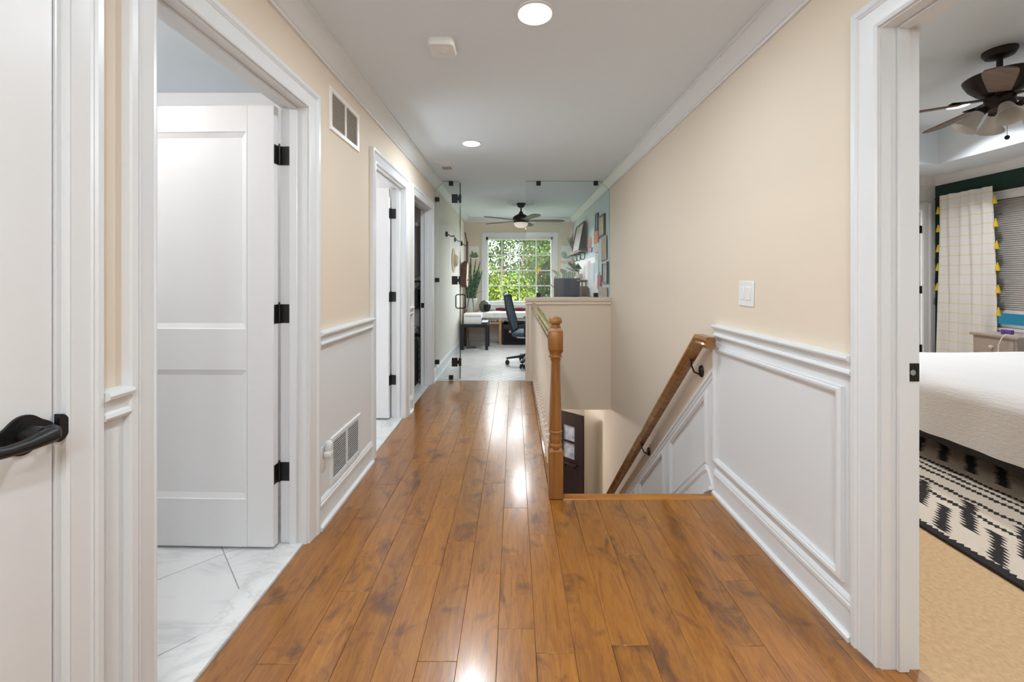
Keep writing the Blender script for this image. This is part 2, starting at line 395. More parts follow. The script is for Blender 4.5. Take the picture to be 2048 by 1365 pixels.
# ------------------------------------------------------------------ baseboards, chair rails, wainscot
BASE = [(0, 0), (0, .03), (.014, .03), (.02, .022), (.021, .014), (.098, .014), (.1, .017), (.106, .017), (.108, .02), (.122, .02), (.126, .016), (.132, .017), (.142, .012), (.148, .006), (.15, 0)]
RAIL = [(0, 0), (-.004, .034), (-.012, .037), (-.02, .034), (-.026, .022), (-.034, .022), (-.052, .016), (-.056, .024), (-.064, .027), (-.07, .024), (-.08, .008), (-.082, 0)]
CR = .985
def flip(p): return [(a, b) for a, b in p]
def along_left(name, y0, y1, prof, z, label, cat, mat=M_TRIM):
    # path runs towards +Y so the profile's first number points up
    return struct(MB().sweep([(y0, z), (y1, z)], prof, O=(L, 0, 0), U=(0, 1, 0), V=(0, 0, 1), N=(1, 0, 0)).build(name, mat, smooth=20), label, cat)
def along_right(name, y0, y1, prof, z, label, cat, mat=M_TRIM):
    return struct(MB().sweep([(y0, z), (y1, z)], prof, O=(RR, 0, 0), U=(0, 1, 0), V=(0, 0, 1), N=(-1, 0, 0)).build(name, mat, smooth=20), label, cat)
segs = [(.9425, 1.005, 'between the lever door and the bathroom doorway'), (1.995, 2.74, 'with the two grilles'), (3.705, 3.82, 'between the two far doorways')]
for i, (a, b, where) in enumerate(segs):
    struct(MB().box(L, L + .005, a, b, .0, CR - .05).build('trim_wainscot_%d' % (i + 1), M_TRIM, smooth=0), 'white wainscot on the hall wall ' + where, 'wainscot')
    along_left('trim_chair_rail_%d' % (i + 1), a, b, RAIL, CR, 'white chair rail on the hall wall ' + where, 'chair rail')
    along_left('baseboard_left_%d' % (i + 1), a, b, BASE, 0, 'white baseboard of the hall wall ' + where, 'baseboard')
along_left('baseboard_left_4', 4.83, 8, BASE, 0, 'white baseboard along the office wall under the guitar', 'baseboard')
along_right('baseboard_right_office', 5.03, 8, BASE, 0, 'white baseboard along the pale blue office wall', 'baseboard')
struct(MB().sweep([(L, 0), (RR, 0)], BASE, O=(0, 8, 0), V=(0, 0, 1), N=(0, -1, 0)).build('baseboard_back', M_TRIM, smooth=20), 'white baseboard below the office window', 'baseboard')
RS = 1.387
struct(MB().box(RR - .005, RR, RS, 2.36, 0, CR - .05).build('trim_wainscot_4', M_TRIM, smooth=0), 'white wainscot between the bedroom doorway and the stairs', 'wainscot')
along_right('trim_chair_rail_4', RS, 2.335, RAIL, CR, 'white chair rail between the bedroom doorway and the stairs', 'chair rail')
along_right('baseboard_right', RS, 2.346, BASE, 0, 'white baseboard between the bedroom doorway and the stairs', 'baseboard')
PIC = [(0, 0), (0, .008), (.004, .012), (.008, .012), (.012, .018), (.022, .02), (.028, .014), (.032, .014), (.034, 0)]
def frame_mould(name, pts, label):
    return struct(MB().sweep(pts, PIC, O=(RR - .005, 0, 0), U=(0, 1, 0), V=(0, 0, 1), N=(-1, 0, 0), closed=True).build(name, M_TRIM, smooth=20), label, 'moulding')
frame_mould('trim_panel_1', [(2.325, .825), (1.462, .833), (1.462, .21), (2.325, .215)][::-1], 'white rectangular picture-frame moulding beside the bedroom doorway')
# sloping wainscot beside the stairs
SL = .925
def zs(y, z0): return z0 - SL * (y - 2.36)
wz = MB().prism([(2.36, .735), (5.9, zs(5.9, .735)), (5.9, LOW), (2.36, LOW)], 0, .005, O=(RR, 0, 0), U=(0, 1, 0), V=(0, 0, 1), N=(-1, 0, 0))
struct(wz.build('trim_wainscot_5', M_TRIM, smooth=0), 'white sloping wainscot beside the stair flight', 'wainscot')
struct(MB().sweep([(2.36, .735), (5.9, zs(5.9, .735))], [(0, 0), (0, .012), (-.008, .02), (-.02, .02), (-.028, .012), (-.04, .010), (-.045, 0)], O=(RR, 0, 0), U=(0, 1, 0), V=(0, 0, 1), N=(-1, 0, 0)).build('trim_stair_rail_cap', M_TRIM, smooth=20), 'white sloping cap moulding on the stair wainscot', 'moulding')
struct(MB().sweep([(2.346, 0), (2.40, .0 - .04), (5.5, zs(5.5, 0))], [(a + .02, b) for a, b in BASE], O=(RR - .005, 0, 0), U=(0, 1, 0), V=(0, 0, 1), N=(-1, 0, 0)).build('baseboard_stairs', M_TRIM, smooth=20), 'white sloping skirting board along the stair flight', 'baseboard')
for i, (a, b) in enumerate([(2.43, 3.02), (3.13, 3.75), (3.86, 4.5)]):
    frame_mould('trim_panel_%d' % (i + 2), [(a, zs(a, .20)), (b, zs(b, .20)), (b, zs(b, .655)), (a, zs(a, .655))],
                ['white slanted picture-frame moulding right below the top stair bracket', 'white slanted picture-frame moulding beside the middle of the stair flight', 'white slanted picture-frame moulding low on the stair flight'][i])
# ------------------------------------------------------------------ hall floor of single boards
fl = struct(MB().box(L - .02, 1.293, -1.6, 2.3, -.3, -.0155).box(L - .02, .27, 2.3, 4.935, -.3, -.0155).build('floor', M_SUB, smooth=0), 'glossy amber maple board floor of the hall', 'floor')
XK = lambda k: -.057 + .1295 * k
J = {-2: [1.32, 1.916, 2.95, 4.04], -1: [1.711, 2.466, 3.69], 0: [1.443, 2.2, 3.42, 3.87], 1: [1.97, 2.88, 4.3], -3: [1.76, 2.51, 3.73], -4: [1.05, 2.06, 3.27, 4.49],
     -5: [1.616, 2.75, 4.03], -6: [1.311, 2.45, 3.73], -7: [1.0, 2.2, 3.3], 2: [1.1], 3: [1.378], 4: [1.826], 5: [1.15], 6: [1.376], 7: [1.673], 8: [1.829], 9: [1.4], 10: [.9]}
for k in range(-7, 11):
    x0, x1 = XK(k), XK(k + 1); ya, yb = -1.6, (4.935 if k <= 1 else 2.284)
    if k == -7: x0 = L - .012
    if k == 10: x1 = 1.295; ya, yb = .44, 1.33
    ys = [ya] + sorted(J[k]) + [yb]
    while ys[1] - ys[0] > 1.0: ys.insert(1, ys[1] - random.uniform(.6, .95)) if ys[1] - ys[0] > 1.3 else ys.insert(1, (ys[0] + ys[1]) / 2)
    ys = sorted(y for y in ys if ya <= y <= yb)
    for a, b in zip(ys, ys[1:]):
        if b - a < .05: continue
        xx1 = min(x1, 1.178) if (k == 9 and a > 1.3) else x1
        p = MB().box(x0 + .0003, xx1 - .0003, a + .0004, b - .0004, -.0155, random.uniform(-.0003, .0003), .0011).build('plank', M_PLANK, fl)
# stair nosings
MB().box(.27, RR - .006, 2.284, 2.35, -.026, .001, .008, seg=3).build('nosing', M_OAKX, fl)
MB().box(.2035, .283, 2.36, 4.905, -.026, .001, .006, seg=3).build('nosing', M_OAKY, fl)
# ------------------------------------------------------------------ tiles
def clip(poly, x0, x1, y0, y1):
    for ax, lim, sg in ((0, x0, 1), (0, x1, -1), (1, y0, 1), (1, y1, -1)):
        out = []
        for i, p in enumerate(poly):
            q = poly[(i + 1) % len(poly)]; pi, qi = sg * (p[ax] - lim) >= 0, sg * (q[ax] - lim) >= 0
            if pi: out.append(p)
            if pi != qi:
                t = (lim - p[ax]) / (q[ax] - p[ax]); out.append((p[0] + t * (q[0] - p[0]), p[1] + t * (q[1] - p[1])))
        poly = out
        if len(poly) < 3: return []
    return poly
def area(p): return abs(sum(p[i][0] * p[(i + 1) % len(p)][1] - p[(i + 1) % len(p)][0] * p[i][1] for i in range(len(p)))) / 2
def diag_floor(name, x0, x1, y0, y1, mat, label):
    f = struct(MB().box(x0, x1, y0, y1, -.3, -.004).build(name, M_GROUT, smooth=0), label, 'floor')
    s2 = math.sqrt(2); st = .449; g = .0022
    for i in range(-14, 14):
        for j in range(-4, 20):
            u0, v0 = .369 + st * i, 2.23 + st * (j - 8)
            quad = [((u - v) / s2, (u + v) / s2) for u, v in ((u0 + g, v0 + g), (u0 + st - g, v0 + g), (u0 + st - g, v0 + st - g), (u0 + g, v0 + st - g))]
            q = clip(quad, x0 + .001, x1 - .001, y0 + .001, y1 - .001)
            if len(q) >= 3 and area(q) > .0015: MB().prism(q, -.006, -.001).build('tile', mat, f, smooth=0)
    return f
diag_floor('floor_bathroom', -2.75, -1.087, .93, 2.6, M_MARBLE, 'white marble tile floor laid diagonally behind the wide bathroom doorway')
diag_floor('floor_bathroom_2', -2.2, -1.087, 2.7, 3.75, M_MARBLE, 'white marble tile floor in the bathroom past the grilles')
struct(MB().box(-2.2, -.99, 3.82, 4.95, -.3, -.001).build('floor_closet', M_MARBLE, smooth=0), 'pale stone floor behind the last doorway', 'floor')
for i, (d, t_) in enumerate(((D1, 'white marble saddle in the wide bathroom doorway'), (D2, 'white marble saddle in the bathroom doorway past the grilles'))):
    struct(MB().box(-1.10, -.989, d[0] + .001, d[1] - .001, -.02, .009, .004, seg=2).build('trim_saddle_%d' % (i + 1), M_SADDLE), t_, 'threshold')
of = struct(MB().box(L - .02, RR + .02, 4.936, 8.02, -.347, -.008).build('floor_office', [M_CHEVG], smooth=0), 'pale chevron tile floor of the office', 'floor')
hp, hh, g, gy = .265, .112, .0006, .0048
for j in range(-4, 6):
    xa = -.171 + hp * j; xb = xa + hp; s_ = hp if j % 2 == 0 else -hp
    for i in range(-4, 32):
        y = 4.86 + hh * i + (0 if s_ > 0 else hp)
        q = clip([(xa + g, y + gy), (xb - g, y + s_ + gy), (xb - g, y + s_ + hh - gy), (xa + g, y + hh - gy)], L - .01, RR + .01, 4.938, 8.01)
        if len(q) >= 3 and area(q) > .0012: MB().prism(q, -.01, 0).build('tile', M_CHEV, of, smooth=0)
# ------------------------------------------------------------------ stairs
stt = thing('stairs', 'wooden stair flight going down beside the sloping wainscot', 'stairs', (.72, 2.35, LOW), kind='structure')
NR = 14; rise = -LOW / NR; run = rise / SL
tm = rm = None
for i in range(NR):
    z = -rise * (i + 1); y = 2.35 + run * i
    MB().box(.272, RR - .0055, y - .012, y, z + .0, z + rise - .027).build('riser', M_TRIM, stt, smooth=0)
    if i < NR - 1: MB().box(.272, RR - .0055, y - .0, y + run + .02, z - .026, z, .006).build('tread', M_OAKX, stt)
# ------------------------------------------------------------------ side rooms
wall_x('wall_bathroom_front', M_WHITEW, .86, .93, -2.85, L - T, 0, H, [], 'white bathroom wall nearest the lever door')
wall_x('wall_bathroom_back', M_WHITEW, 2.6, 2.7, -2.85, L - T, 0, H, [], 'white wall dividing the two bathrooms')
wall_y('wall_bathroom_left', M_WHITEW, -2.85, -2.75, .86, 3.82, 0, H, [], 'white far wall of the bathrooms')
wall_x('wall_closet_front', M_WHITEW, 3.75, 3.82, -2.75, L - T, 0, H, [], 'white wall between bathroom and the last room')
wall_x('wall_closet_back', M_WHITEW, 4.95, 5.05, -2.75, L - T, 0, H, [], 'white far wall of the last room')
wall_y('wall_closet_left', M_WHITEW, -2.3, -2.2, 3.82, 4.95, 0, H, [], 'white side wall of the last room')
struct(MB().box(-2.85, L - T, .86, 5.05, H, H + .1).build('ceiling_bathroom', M_CEIL, smooth=0), 'white ceiling of the bathrooms', 'ceiling')
struct(MB().sweep([(-1.0 - T, 0), (-2.75, 0)], BASE, O=(0, 2.6, 0), V=(0, 0, 1), U=(1, 0, 0), N=(0, -1, 0)).build('baseboard_bathroom', M_TRIM, smooth=20), 'white baseboard of the bathroom behind the open door', 'baseboard')
# ------------------------------------------------------------------ doors
def panel_door(name, label, loc, rz, wdt, hgt, hinges, mat=M_DOOR, t=.035, kind='structure', two=True, hinge_side=1):
    d = thing(name, label, 'door', loc, rz, kind=kind)
    st, z0 = .125, .012
    rows = [(.226, .831 - .0), (1.011, 1.93)] if two else [(.226, 1.93)]
    mb = MB(); b = .0015
    mb.box(0, st, 0, t, z0, hgt, b).box(wdt - st, wdt, 0, t, z0, hgt, b)
    zz = [z0] + [v for r in rows for v in r] + [hgt]
    for k in range(0, len(zz), 2): mb.box(st, wdt - st, 0, t, zz[k], zz[k + 1])
    leaf = mb.build('leaf', mat, d, local=True)
    for r0, r1 in rows:
        pb = MB().box(st, wdt - st, .011, t - .011, r0, r1)
        mo = [(0, 0), (0, .0115), (.004, .0115), (.008, .008), (.028, .001), (.030, 0)]
        for yy, N in ((.011, (0, -1, 0)), (t - .011, (0, 1, 0))):
            pb.sweep([(st, r0), (wdt - st, r0), (wdt - st, r1), (st, r1)], mo, O=(0, yy, 0), U=(1, 0, 0), V=(0, 0, 1), N=N, closed=True)
        pb.build('panel', mat, d, local=True, smooth=15)
    hm = None
    for z in hinges:
        if hm is None:
            m = MB()
            m.cyl((-.0065, .003, -.045), (-.0065, .003, .045), .0055, seg=12).cyl((-.0065, .003, .045), (-.0065, .003, .055), .0035, seg=10)
            m.box(-.0025, -.0005, .005, t - .001, -.044, .044, .0008)
            m.box(-.05, -.008, -.0042, -.0022, -.044, .044, .0008)
            hm = m.build('hinge', M_BLACK, d, local=True); hm.location = (0, 0, z); tag(hm, 'black butt hinge')
        else: dup(hm, d, (0, 0, z))
    return d
HZ = (.343, 1.083, 1.823)
panel_door('door_1', 'white two-panel door standing open inside the wide bathroom doorway', (-1.104, D1[1] - .0045, 0), PI - R(1.5), .77, 2.045, HZ)
panel_door('door_2', 'white door standing open in the bathroom doorway past the grilles', (-1.104, D2[1] - .0045, 0), PI - R(2), .75, 2.045, HZ)
d0 = panel_door('door_3', 'closed white door with black curved lever handle and scrolled plate', (L - .002, D0[0] + .003, 0), PI / 2, .754, 2.045, (.343, 1.083, 1.823))
# near door lever: plate on the hall side is world +X, local -Y
lv = MB()
pts = []
for k in range(40):
    a = 2 * PI * k / 40; rx, rz_ = .047, .036
    r_ = 1 + .10 * math.cos(4 * a)
    pts.append((rx * r_ * math.cos(a), rz_ * r_ * math.sin(a)))
def plate(mb, s, y0, y1): mb.prism([(p[0] * s, p[1] * s) for p in pts], y0, y1, O=(.70, 0, .938), U=(1, 0, 0), V=(0, 0, 1), N=(0, -1, 0))
plate(lv, 1, 0, .006); plate(lv, .86, .006, .010); plate(lv, .66, .010, .013)
ps = [(.70, -.008, .938), (.70, -.045, .938)]
lv.cyl(ps[0], ps[1], .019, .016, seg=18)
han = lv.build('handle_plate', M_BLACK, d0, local=True); tag(han, 'black scrolled door plate')
path = [(.706, -.05, .938), (.70, -.056, .938), (.685, -.058, .937), (.66, -.058, .934), (.63, -.056, .934), (.60, -.054, .939), (.58, -.053, .942)]
MB().ball((.705, -.052, .938), (.017, .014, .019), 16).tube(path, [.014, .017, .0155, .0125, .011, .0115, .008], 12).ball((.704, -.05, .938), (.014, .012, .016), 14).build('lever', M_BLACK, han, local=True)
# front door downstairs
fd = thing('door_4', 'dark brown front door with small glass panes standing open at the foot of the stairs', 'door', (.955, 5.515, LOW), math.atan2(.656, -.755), kind='structure')
t = .045; wd = .88; hg = 2.03
m = MB().box(0, .13, 0, t, .01, hg, .003).box(wd - .13, wd, 0, t, .01, hg, .003).box(.13, wd - .13, 0, t, .01, .24).box(.13, wd - .13, 0, t, 1.28, 1.40).box(.13, wd - .13, 0, t, 1.86, hg)
m.box(.40, .48, 0, t, .24, 1.28)
for k in (1, 2): m.box(.13 + (wd - .26) * k / 3 - .014, .13 + (wd - .26) * k / 3 + .014, .006, t - .006, 1.40, 1.86)
m.box(.13, wd - .13, .006, t - .006, 1.62, 1.648)
m.build('leaf', M_FRONTD, fd, local=True)
for a, b in ((.13, .40), (.48, wd - .13)): MB().box(a, b, .014, t - .014, .24, 1.28).build('panel', paint('espresso_panel', (38, 27, 28), .4, nscale=30, nstr=.02), fd, local=True, smooth=0)
sh = MB().box(.08, wd - .08, t, t + .05, 1.33, 1.355, .004)
for k in range(5): sh.box(.12 + k * .145, .16 + k * .145, t, t + .03, 1.29, 1.33)
sh.build('dentil_shelf', M_FRONTD, fd, local=True)
for i in range(3):
    for j_ in range(2):
        a = .13 + (wd - .26) * i / 3; MB().box(a + .014, a + (wd - .26) / 3 - .014, .019, .026, 1.40 + .248 * j_, 1.62 + .24 * j_).build('pane', paint('frosted_pane', (170, 178, 190), .25, var=30, vscale=12), fd, local=True, smooth=0)
fd.rotation_euler = (0, 0, math.atan2(.656, -.755))
# ------------------------------------------------------------------ railing with newel and balusters
rg = thing('stair_railing', 'oak railing with turned newel post and pale turned balusters along the stairwell', 'railing', (.235, 2.32, 0))
nx, ny, q = .236, 2.322, .0405
nm = MB().box(nx - q, nx + q, ny - q, ny + q, .001, .272, .003)
nm.lathe([(.052, .262), (.047, .276), (.036, .287)], (nx, ny, 0), 4, M=Matrix.Rotation(PI / 4, 4, 'Z'))
def ring(z, r, h): return [(r - .004, z - h / 2), (r, z - h / 4), (r, z + h / 4), (r - .004, z + h / 2)]
prof = [(.034, .27), (.036, .288)] + ring(.297, .0395, .016) + [(.033, .31), (.036, .325), (.0355, .345), (.031, .362)] + ring(.373, .038, .016) + [(.034, .387), (.0355, .40), (.0345, .47), (.031, .58), (.0275, .70), (.0265, .775)] + ring(.784, .031, .012) + [(.028, .796)] + ring(.803, .038, .014) + [(.034, .813), (.036, .83)]
nm.lathe(prof, (nx, ny, 0), 24)
nm.box(nx - q, nx + q, ny - q, ny + q, .838, .948, .009, seg=2)
nm.lathe([(.046, .824), (.0572, .84)], (nx, ny, 0), 4, M=Matrix.Rotation(PI / 4, 4, 'Z'))
nm.lathe([(.0572, .946), (.044, .962), (.03, .968)], (nx, ny, 0), 4, M=Matrix.Rotation(PI / 4, 4, 'Z'))
nm.lathe([(.03, .96), (.031, .970), (.027, .974), (.025, .982), (.027, .987), (.035, .992), (.039, 1.000), (.0385, 1.010), (.033, 1.020), (.022, 1.026), (.004, 1.029)], (nx, ny, 0), 24)
newel = nm.build('newel_post', M_OAK, rg, smooth=30)
hr = [(-.03, .878), (-.031, .896), (-.024, .902), (-.026, .912), (-.03, .92), (-.03, .934), (-.022, .945), (0, .949), (.022, .945), (.03, .934), (.03, .92), (.026, .912), (.024, .902), (.031, .896), (.03, .878)]
MB().sweep([(ny + q - .004, 0), (4.91, 0)], [(-a, b) for a, b in hr], O=(nx, 0, 0), U=(0, 1, 0), V=(1, 0, 0), N=(0, 0, 1)).build('handrail', M_OAKY, rg, smooth=30)
bp_ = [(.0165, .0), (.0165, .13), (.012, .138), (.0175, .146), (.0175, .152), (.011, .158), (.015, .17), (.0165, .185), (.013, .205), (.0095, .215), (.016, .222), (.016, .228), (.0105, .235), (.014, .25), (.0155, .28), (.0135, .45), (.0105, .7), (.0085, .88)]
M_BAL = paint('baluster_paint_bounce_tint', (240, 226, 208), .45, nscale=50, nstr=.02)  # white paint tinted warm to imitate light bounced off the floor
y = 2.45; b0 = None
while y < 4.87:
    if b0 is None: b0 = MB().lathe(bp_, (0, 0, 0), 12).build('baluster', M_BAL, rg, local=True, smooth=30)
    o = b0 if abs(y - 2.45) < 1e-6 else dup(b0, rg)
    o.location = (nx - .235, y - 2.32, 0.001); y += .098
# wall handrail down the stairs
wr = thing('wall_handrail', 'oak handrail on black brackets running down the stair wall', 'handrail', (1.10, 2.36, 0))
HP = [(-.026, -.03), (.022, -.03), (.03, -.012), (.024, -.003), (.03, .014), (.024, .032), (-.026, .032), (-.032, .014), (-.026, -.003), (-.032, -.012)]
y2 = 5.4
MB().sweep([(2.265, .885), (2.40, .885), (y2, .885 - .94 * (y2 - 2.40))], [(b, a) for a, b in HP], O=(1.10, 0, 0), U=(0, 1, 0), V=(0, 0, 1), N=(1, 0, 0)).build('rail', M_OAKY, wr, smooth=25)
bk = None
for y in (2.52, 3.50, 4.6):
    z = .885 - .94 * (y - 2.40)
    if bk is None:
        m = MB().tube([(RR - 1.10 - .006, 0, -.13), (.052, 0, -.14), (.02, 0, -.125), (.003, 0, -.085), (0, 0, -.05)], .0055, 8)
        m.lathe([(.004, -.022), (.022, -.018), (.026, -.006), (.02, 0)], (RR - 1.10, 0, -.12), 14, M=Matrix.Rotation(PI / 2, 4, 'Y') @ Matrix.Diagonal((1.5, .8, 1)).to_4x4())
        m.box(-.011, .011, -.03, .03, -.052, -.047, .001)
        bk = m.build('bracket', M_BLACK, wr, local=True); o = bk; tag(bk, 'black rail bracket')
    else: o = dup(bk, wr)
    o.location = (0, y - 2.36, z + .018)
# ------------------------------------------------------------------ glass partition
def clip_sq(parent, x, z, n=(0, 0), y=4.97, s=.026): return MB().box(x - s, x + s, y - .018, y + .018, z - s, z + s, .002).build('clip', M_BLACK, parent)
GY = 4.97
def gpane(name, x0, x1, z0, z1, parent, poly=None):
    mb = MB(); poly = poly or [(x0, z0), (x1, z0), (x1, z1), (x0, z1)]
    mb.prism(poly, -.005, .005, O=(0, GY, 0), U=(1, 0, 0), V=(0, 0, 1), N=(0, 1, 0), mi=1)
    mb.bm.faces.ensure_lookup_table()
    for f in mb.bm.faces:
        f.normal_update()
        if abs(f.normal.y) > .9: f.material_index = 0
    return mb.build(name, [M_GLASS, M_GEDGE], parent, smooth=0)
gl = thing('glass_panel', 'narrow fixed glass panel clipped to the hall wall beside the glass door', 'glass panel', (-.82, GY, 0))
gpane('pane', 0, 0, 0, 0, gl, [(L + .032, .004), (-.672, .004), (-.672, H - .004), (L + .09, H - .004), (L + .085, H - .03), (L + .012, H - .1), (L + .004, H - .11), (L + .004, .16), (L + .032, .14)])
for x, z in ((L + .03, 2.215), (L + .03, 1.225), (L + .03, .22), (-.775, 2.41), (-.775, .032)): clip_sq(gl, x, z)
gr = thing('glass_panel', 'wide fixed glass panel standing on the beige half wall', 'glass panel', (.66, GY, 1.014))
gpane('pane', 0, 0, 0, 0, gr, [(.141, 1.018), (RR - .004, 1.018), (RR - .004, H - .11), (RR - .012, H - .1), (RR - .085, H - .03), (RR - .09, H - .004), (.141, H - .004)])
for x, z in ((.298, 2.412), (1.0, 2.412), (.298, 1.042), (1.0, 1.042)): clip_sq(gr, x, z)
ang = math.atan2(4.97, -.66)
gd = thing('glass_door', 'frameless glass door swung open into the office with black hinges and loop handle', 'glass door', (-.664, GY + .008, 0), ang - R(180) + PI - R(.35))
dm = MB().prism([(0, .012), (.74, .012), (.74, H - .02), (0, H - .02)], -.005, .005, U=(1, 0, 0), V=(0, 0, 1), N=(0, -1, 0), mi=1)
for f in dm.bm.faces:
    f.normal_update()
    if abs(f.normal.y) > .9: f.material_index = 0
dm.build('pane', [M_GLASS, M_GEDGE], gd, local=True, smooth=0)
hg0 = None
for z in (2.225, 1.222, .218):
    m = MB().box(-.765 + .664 - .0 + .02, -.02, -.0175, .0175, -.05, .05, .002)
    o = MB().box(-.765, -.695, GY - .016, GY + .016, z - .052, z + .052, .002).box(-.7, -.672, GY - .014, GY + .014, z - .02, z + .02).box(-.682, -.652, GY - .012, GY + .03, z - .048, z + .048, .002).build('hinge', M_BLACK, gd)
    m.bm.free()
hp_ = []
for s_ in (1, -1):
    for k in range(9):
        a = PI * k / 16
    rr_ = .028
    pts_ = [(.66, s_ * .004, -.095), (.66, s_ * (.065 - rr_), -.095)] + [(.66, s_ * (.065 - rr_ + rr_ * math.sin(a)), -.095 + rr_ - rr_ * math.cos(a)) for a in [PI / 2 * k / 6 for k in range(1, 7)]]
    pts_ += [(x, y, -z) for x, y, z in pts_[::-1]]
    MB().tube([(x, y, z + .925) for x, y, z in pts_], .009, 10).build('pull_handle', M_BLACK, gd, local=True)
# ------------------------------------------------------------------ ceiling things in the hall
def downlight(label, x, y, z, power, r=.075, group=None, color=COOL, spread=180):
    t = thing('recessed_light', label, 'ceiling light', (x, y, z), group=group)
    MB().lathe([(r + .014, 0), (r + .013, -.004), (r + .002, -.006), (r, -.003)], (x, y, z), 32, cap=False).build('trim_ring', M_TRIM, t)
    MB().cyl((x, y, z - .0005), (x, y, z - .003), r, seg=32).build('lens', M_LENS, t)
    lamp('light_source', (x, y, z - .008), power, r * 2, t, color=color, spread=spread)
    return t
downlight('round recessed light in the hall ceiling near the smoke detector', .093, 1.82, H, LAMP_HALL)
downlight('round recessed light in the hall ceiling near the small square vent', -.378, 3.577, H, LAMP_HALL)
downlight('unseen recessed light added behind the viewer to brighten the near hall', .1, -.35, H, LAMP_HALL)  # added out of view to brighten the near end of the hall
sm = thing('smoke_detector', 'square white smoke detector with rounded corners and a round button', 'smoke detector', (-.365, 2.06, H))
def rsq(s, r, n=6):
    o = []
    for cx_, cy_, a0 in ((s - r, s - r, 0), (-s + r, s - r, 90), (-s + r, -s + r, 180), (s - r, -s + r, 270)):
        for k in range(n + 1): a = R(a0 + 90 * k / n); o.append((cx_ + r * math.cos(a), cy_ + r * math.sin(a)))
    return o
m = MB(); q0, q1, q2 = rsq(.064, .02), rsq(.068, .024), rsq(.06, .02); n = len(q0)
vs = [Vector((a - .365, b + 2.06, H)) for a, b in q0] + [Vector((a - .365, b + 2.06, H - .022)) for a, b in q1] + [Vector((a - .365, b + 2.06, H - .034)) for a, b in q2]
m.faces(vs, [(i, (i + 1) % n, n + (i + 1) % n, n + i) for i in range(n)] + [(n + i, n + (i + 1) % n, 2 * n + (i + 1) % n, 2 * n + i) for i in range(n)] + [tuple(range(2 * n, 3 * n)), tuple(range(n))])
m.build('body', M_PLASTIC, sm, smooth=30)
MB().lathe([(.03, H - .033), (.03, H - .0362), (.026, H - .037), (.025, H - .0345), (.023, H - .0345), (.022, H - .0365), (.003, H - .0368)], (-.358, 2.055, 0), 28).build('button', M_PLASTIC, sm)
cv = thing('ceiling_vent', 'small white louvred vent in the hall ceiling next to the glass partition', 'vent', (-.725, 4.295, H))
MB().sweep([(-.80, 4.14), (-.65, 4.14), (-.65, 4.45), (-.80, 4.45)], [(0, 0), (.0, -.003), (.004, -.008), (.022, -.006), (.024, 0)], O=(0, 0, H), closed=True).build('frame', M_TRIM, cv)
MB().box(-.777, -.673, 4.163, 4.427, H - .0015, H - .0005).build('backing', paint('dark_duct', (70, 70, 70), .8, nscale=40), cv, smooth=0)
MB().box(-.777, -.673, 4.292, 4.3, H - .007, H - .001).build('divider', M_TRIM, cv, smooth=0)
sl = None
for k in range(9):
    y = 4.172 + k * .014 + (.006 if k > 8 else 0)
    if sl is None: sl = MB().box(-.052, .052, -.004, .004, -.0006, .0006, M=Matrix.Rotation(R(-40), 4, 'X')).build('slat', M_TRIM, cv, local=True, smooth=0); o = sl
    else: o = dup(sl, cv)
    o.location = (0, y - 4.295, -.005)
for k in range(9): dup(sl, cv, (0, 4.306 + k * .014 - 4.295, -.005), (R(80), 0, 0))
# wall grilles on the left wall
def grille(label, y0, y1, z0, z1, n, mat, dark, xo, tilt=20, hf=.27):
    t = thing('wall_grille', label, 'vent', (xo, (y0 + y1) / 2, z0))
    MB().sweep([(y0, z0), (y1, z0), (y1, z1), (y0, z1)], [(0, 0), (0, .004), (.004, .009), (.026, .007), (.028, 0)], O=(xo, 0, 0), U=(0, 1, 0), V=(0, 0, 1), N=(1, 0, 0), closed=True).build('frame', mat, t, smooth=20)
    MB().box(xo, xo + .0012, y0 + .02, y1 - .02, z0 + .02, z1 - .02).build('backing', dark, t, smooth=0)
    ym = (y0 + y1) / 2
    MB().box(xo, xo + .008, ym - .007, ym + .007, z0 + .026, z1 - .026).build('mullion', mat, t, smooth=0)
    w2 = (y1 - y0 - .056 - .014) / 4; st = (z1 - z0 - .056) / n; s0 = None
    for c in (-1, 1):
        for k in range(n):
            if s0 is None: s0 = MB().box(-.0008, .0008, -w2, w2, -hf * st, hf * st, M=Matrix.Rotation(R(tilt), 4, 'Y')).build('louvre', mat, t, local=True, smooth=0); o = s0
            else: o = dup(s0, t)
            o.location = (.0048, c * (w2 + .007), .028 + st * (k + .5))
    return t
grille('white two-column return grille high on the beige wall', 2.13, 2.53, 2.035, 2.268, 18, paint('ivory_grille_paint', (240, 234, 226), .4, nscale=60, nstr=.01), paint('brown_duct', (96, 80, 66), .8, nscale=40), L, -30, .22)
grille('white two-column floor-level grille in the wainscot', 2.13, 2.54, .152, .405, 16, M_TRIM, paint('grey_duct', (62, 62, 62), .8, nscale=40), L + .005)
# outlet with a plug-in device
ot = thing('wall_outlet', 'white wall outlet in the wainscot beside the floor-level grille', 'outlet', (L + .005, 2.055, .28))
MB().box(L + .005, L + .011, 2.02, 2.09, .28, .40, .003).build('cover_plate', M_PLASTIC, ot)
MB().box(L + .010, L + .014, 2.038, 2.072, .295, .335, .002).build('socket', M_PLASTIC, ot)
pg = thing('plug_in_freshener', 'small white plug-in air freshener in the wall outlet', 'air freshener', (L + .014, 2.055, .33))
MB().box(L + .014, L + .05, 2.035, 2.077, .345, .375, .008, seg=3).build('body', M_PLASTIC, pg)
MB().lathe([(.016, .372), (.019, .385), (.019, .41), (.015, .42), (.009, .424)], (L + .033, 2.056, 0), 18).build('bottle', paint('frosted_plastic', (226, 228, 230), .3, nscale=30, nstr=.01), pg)
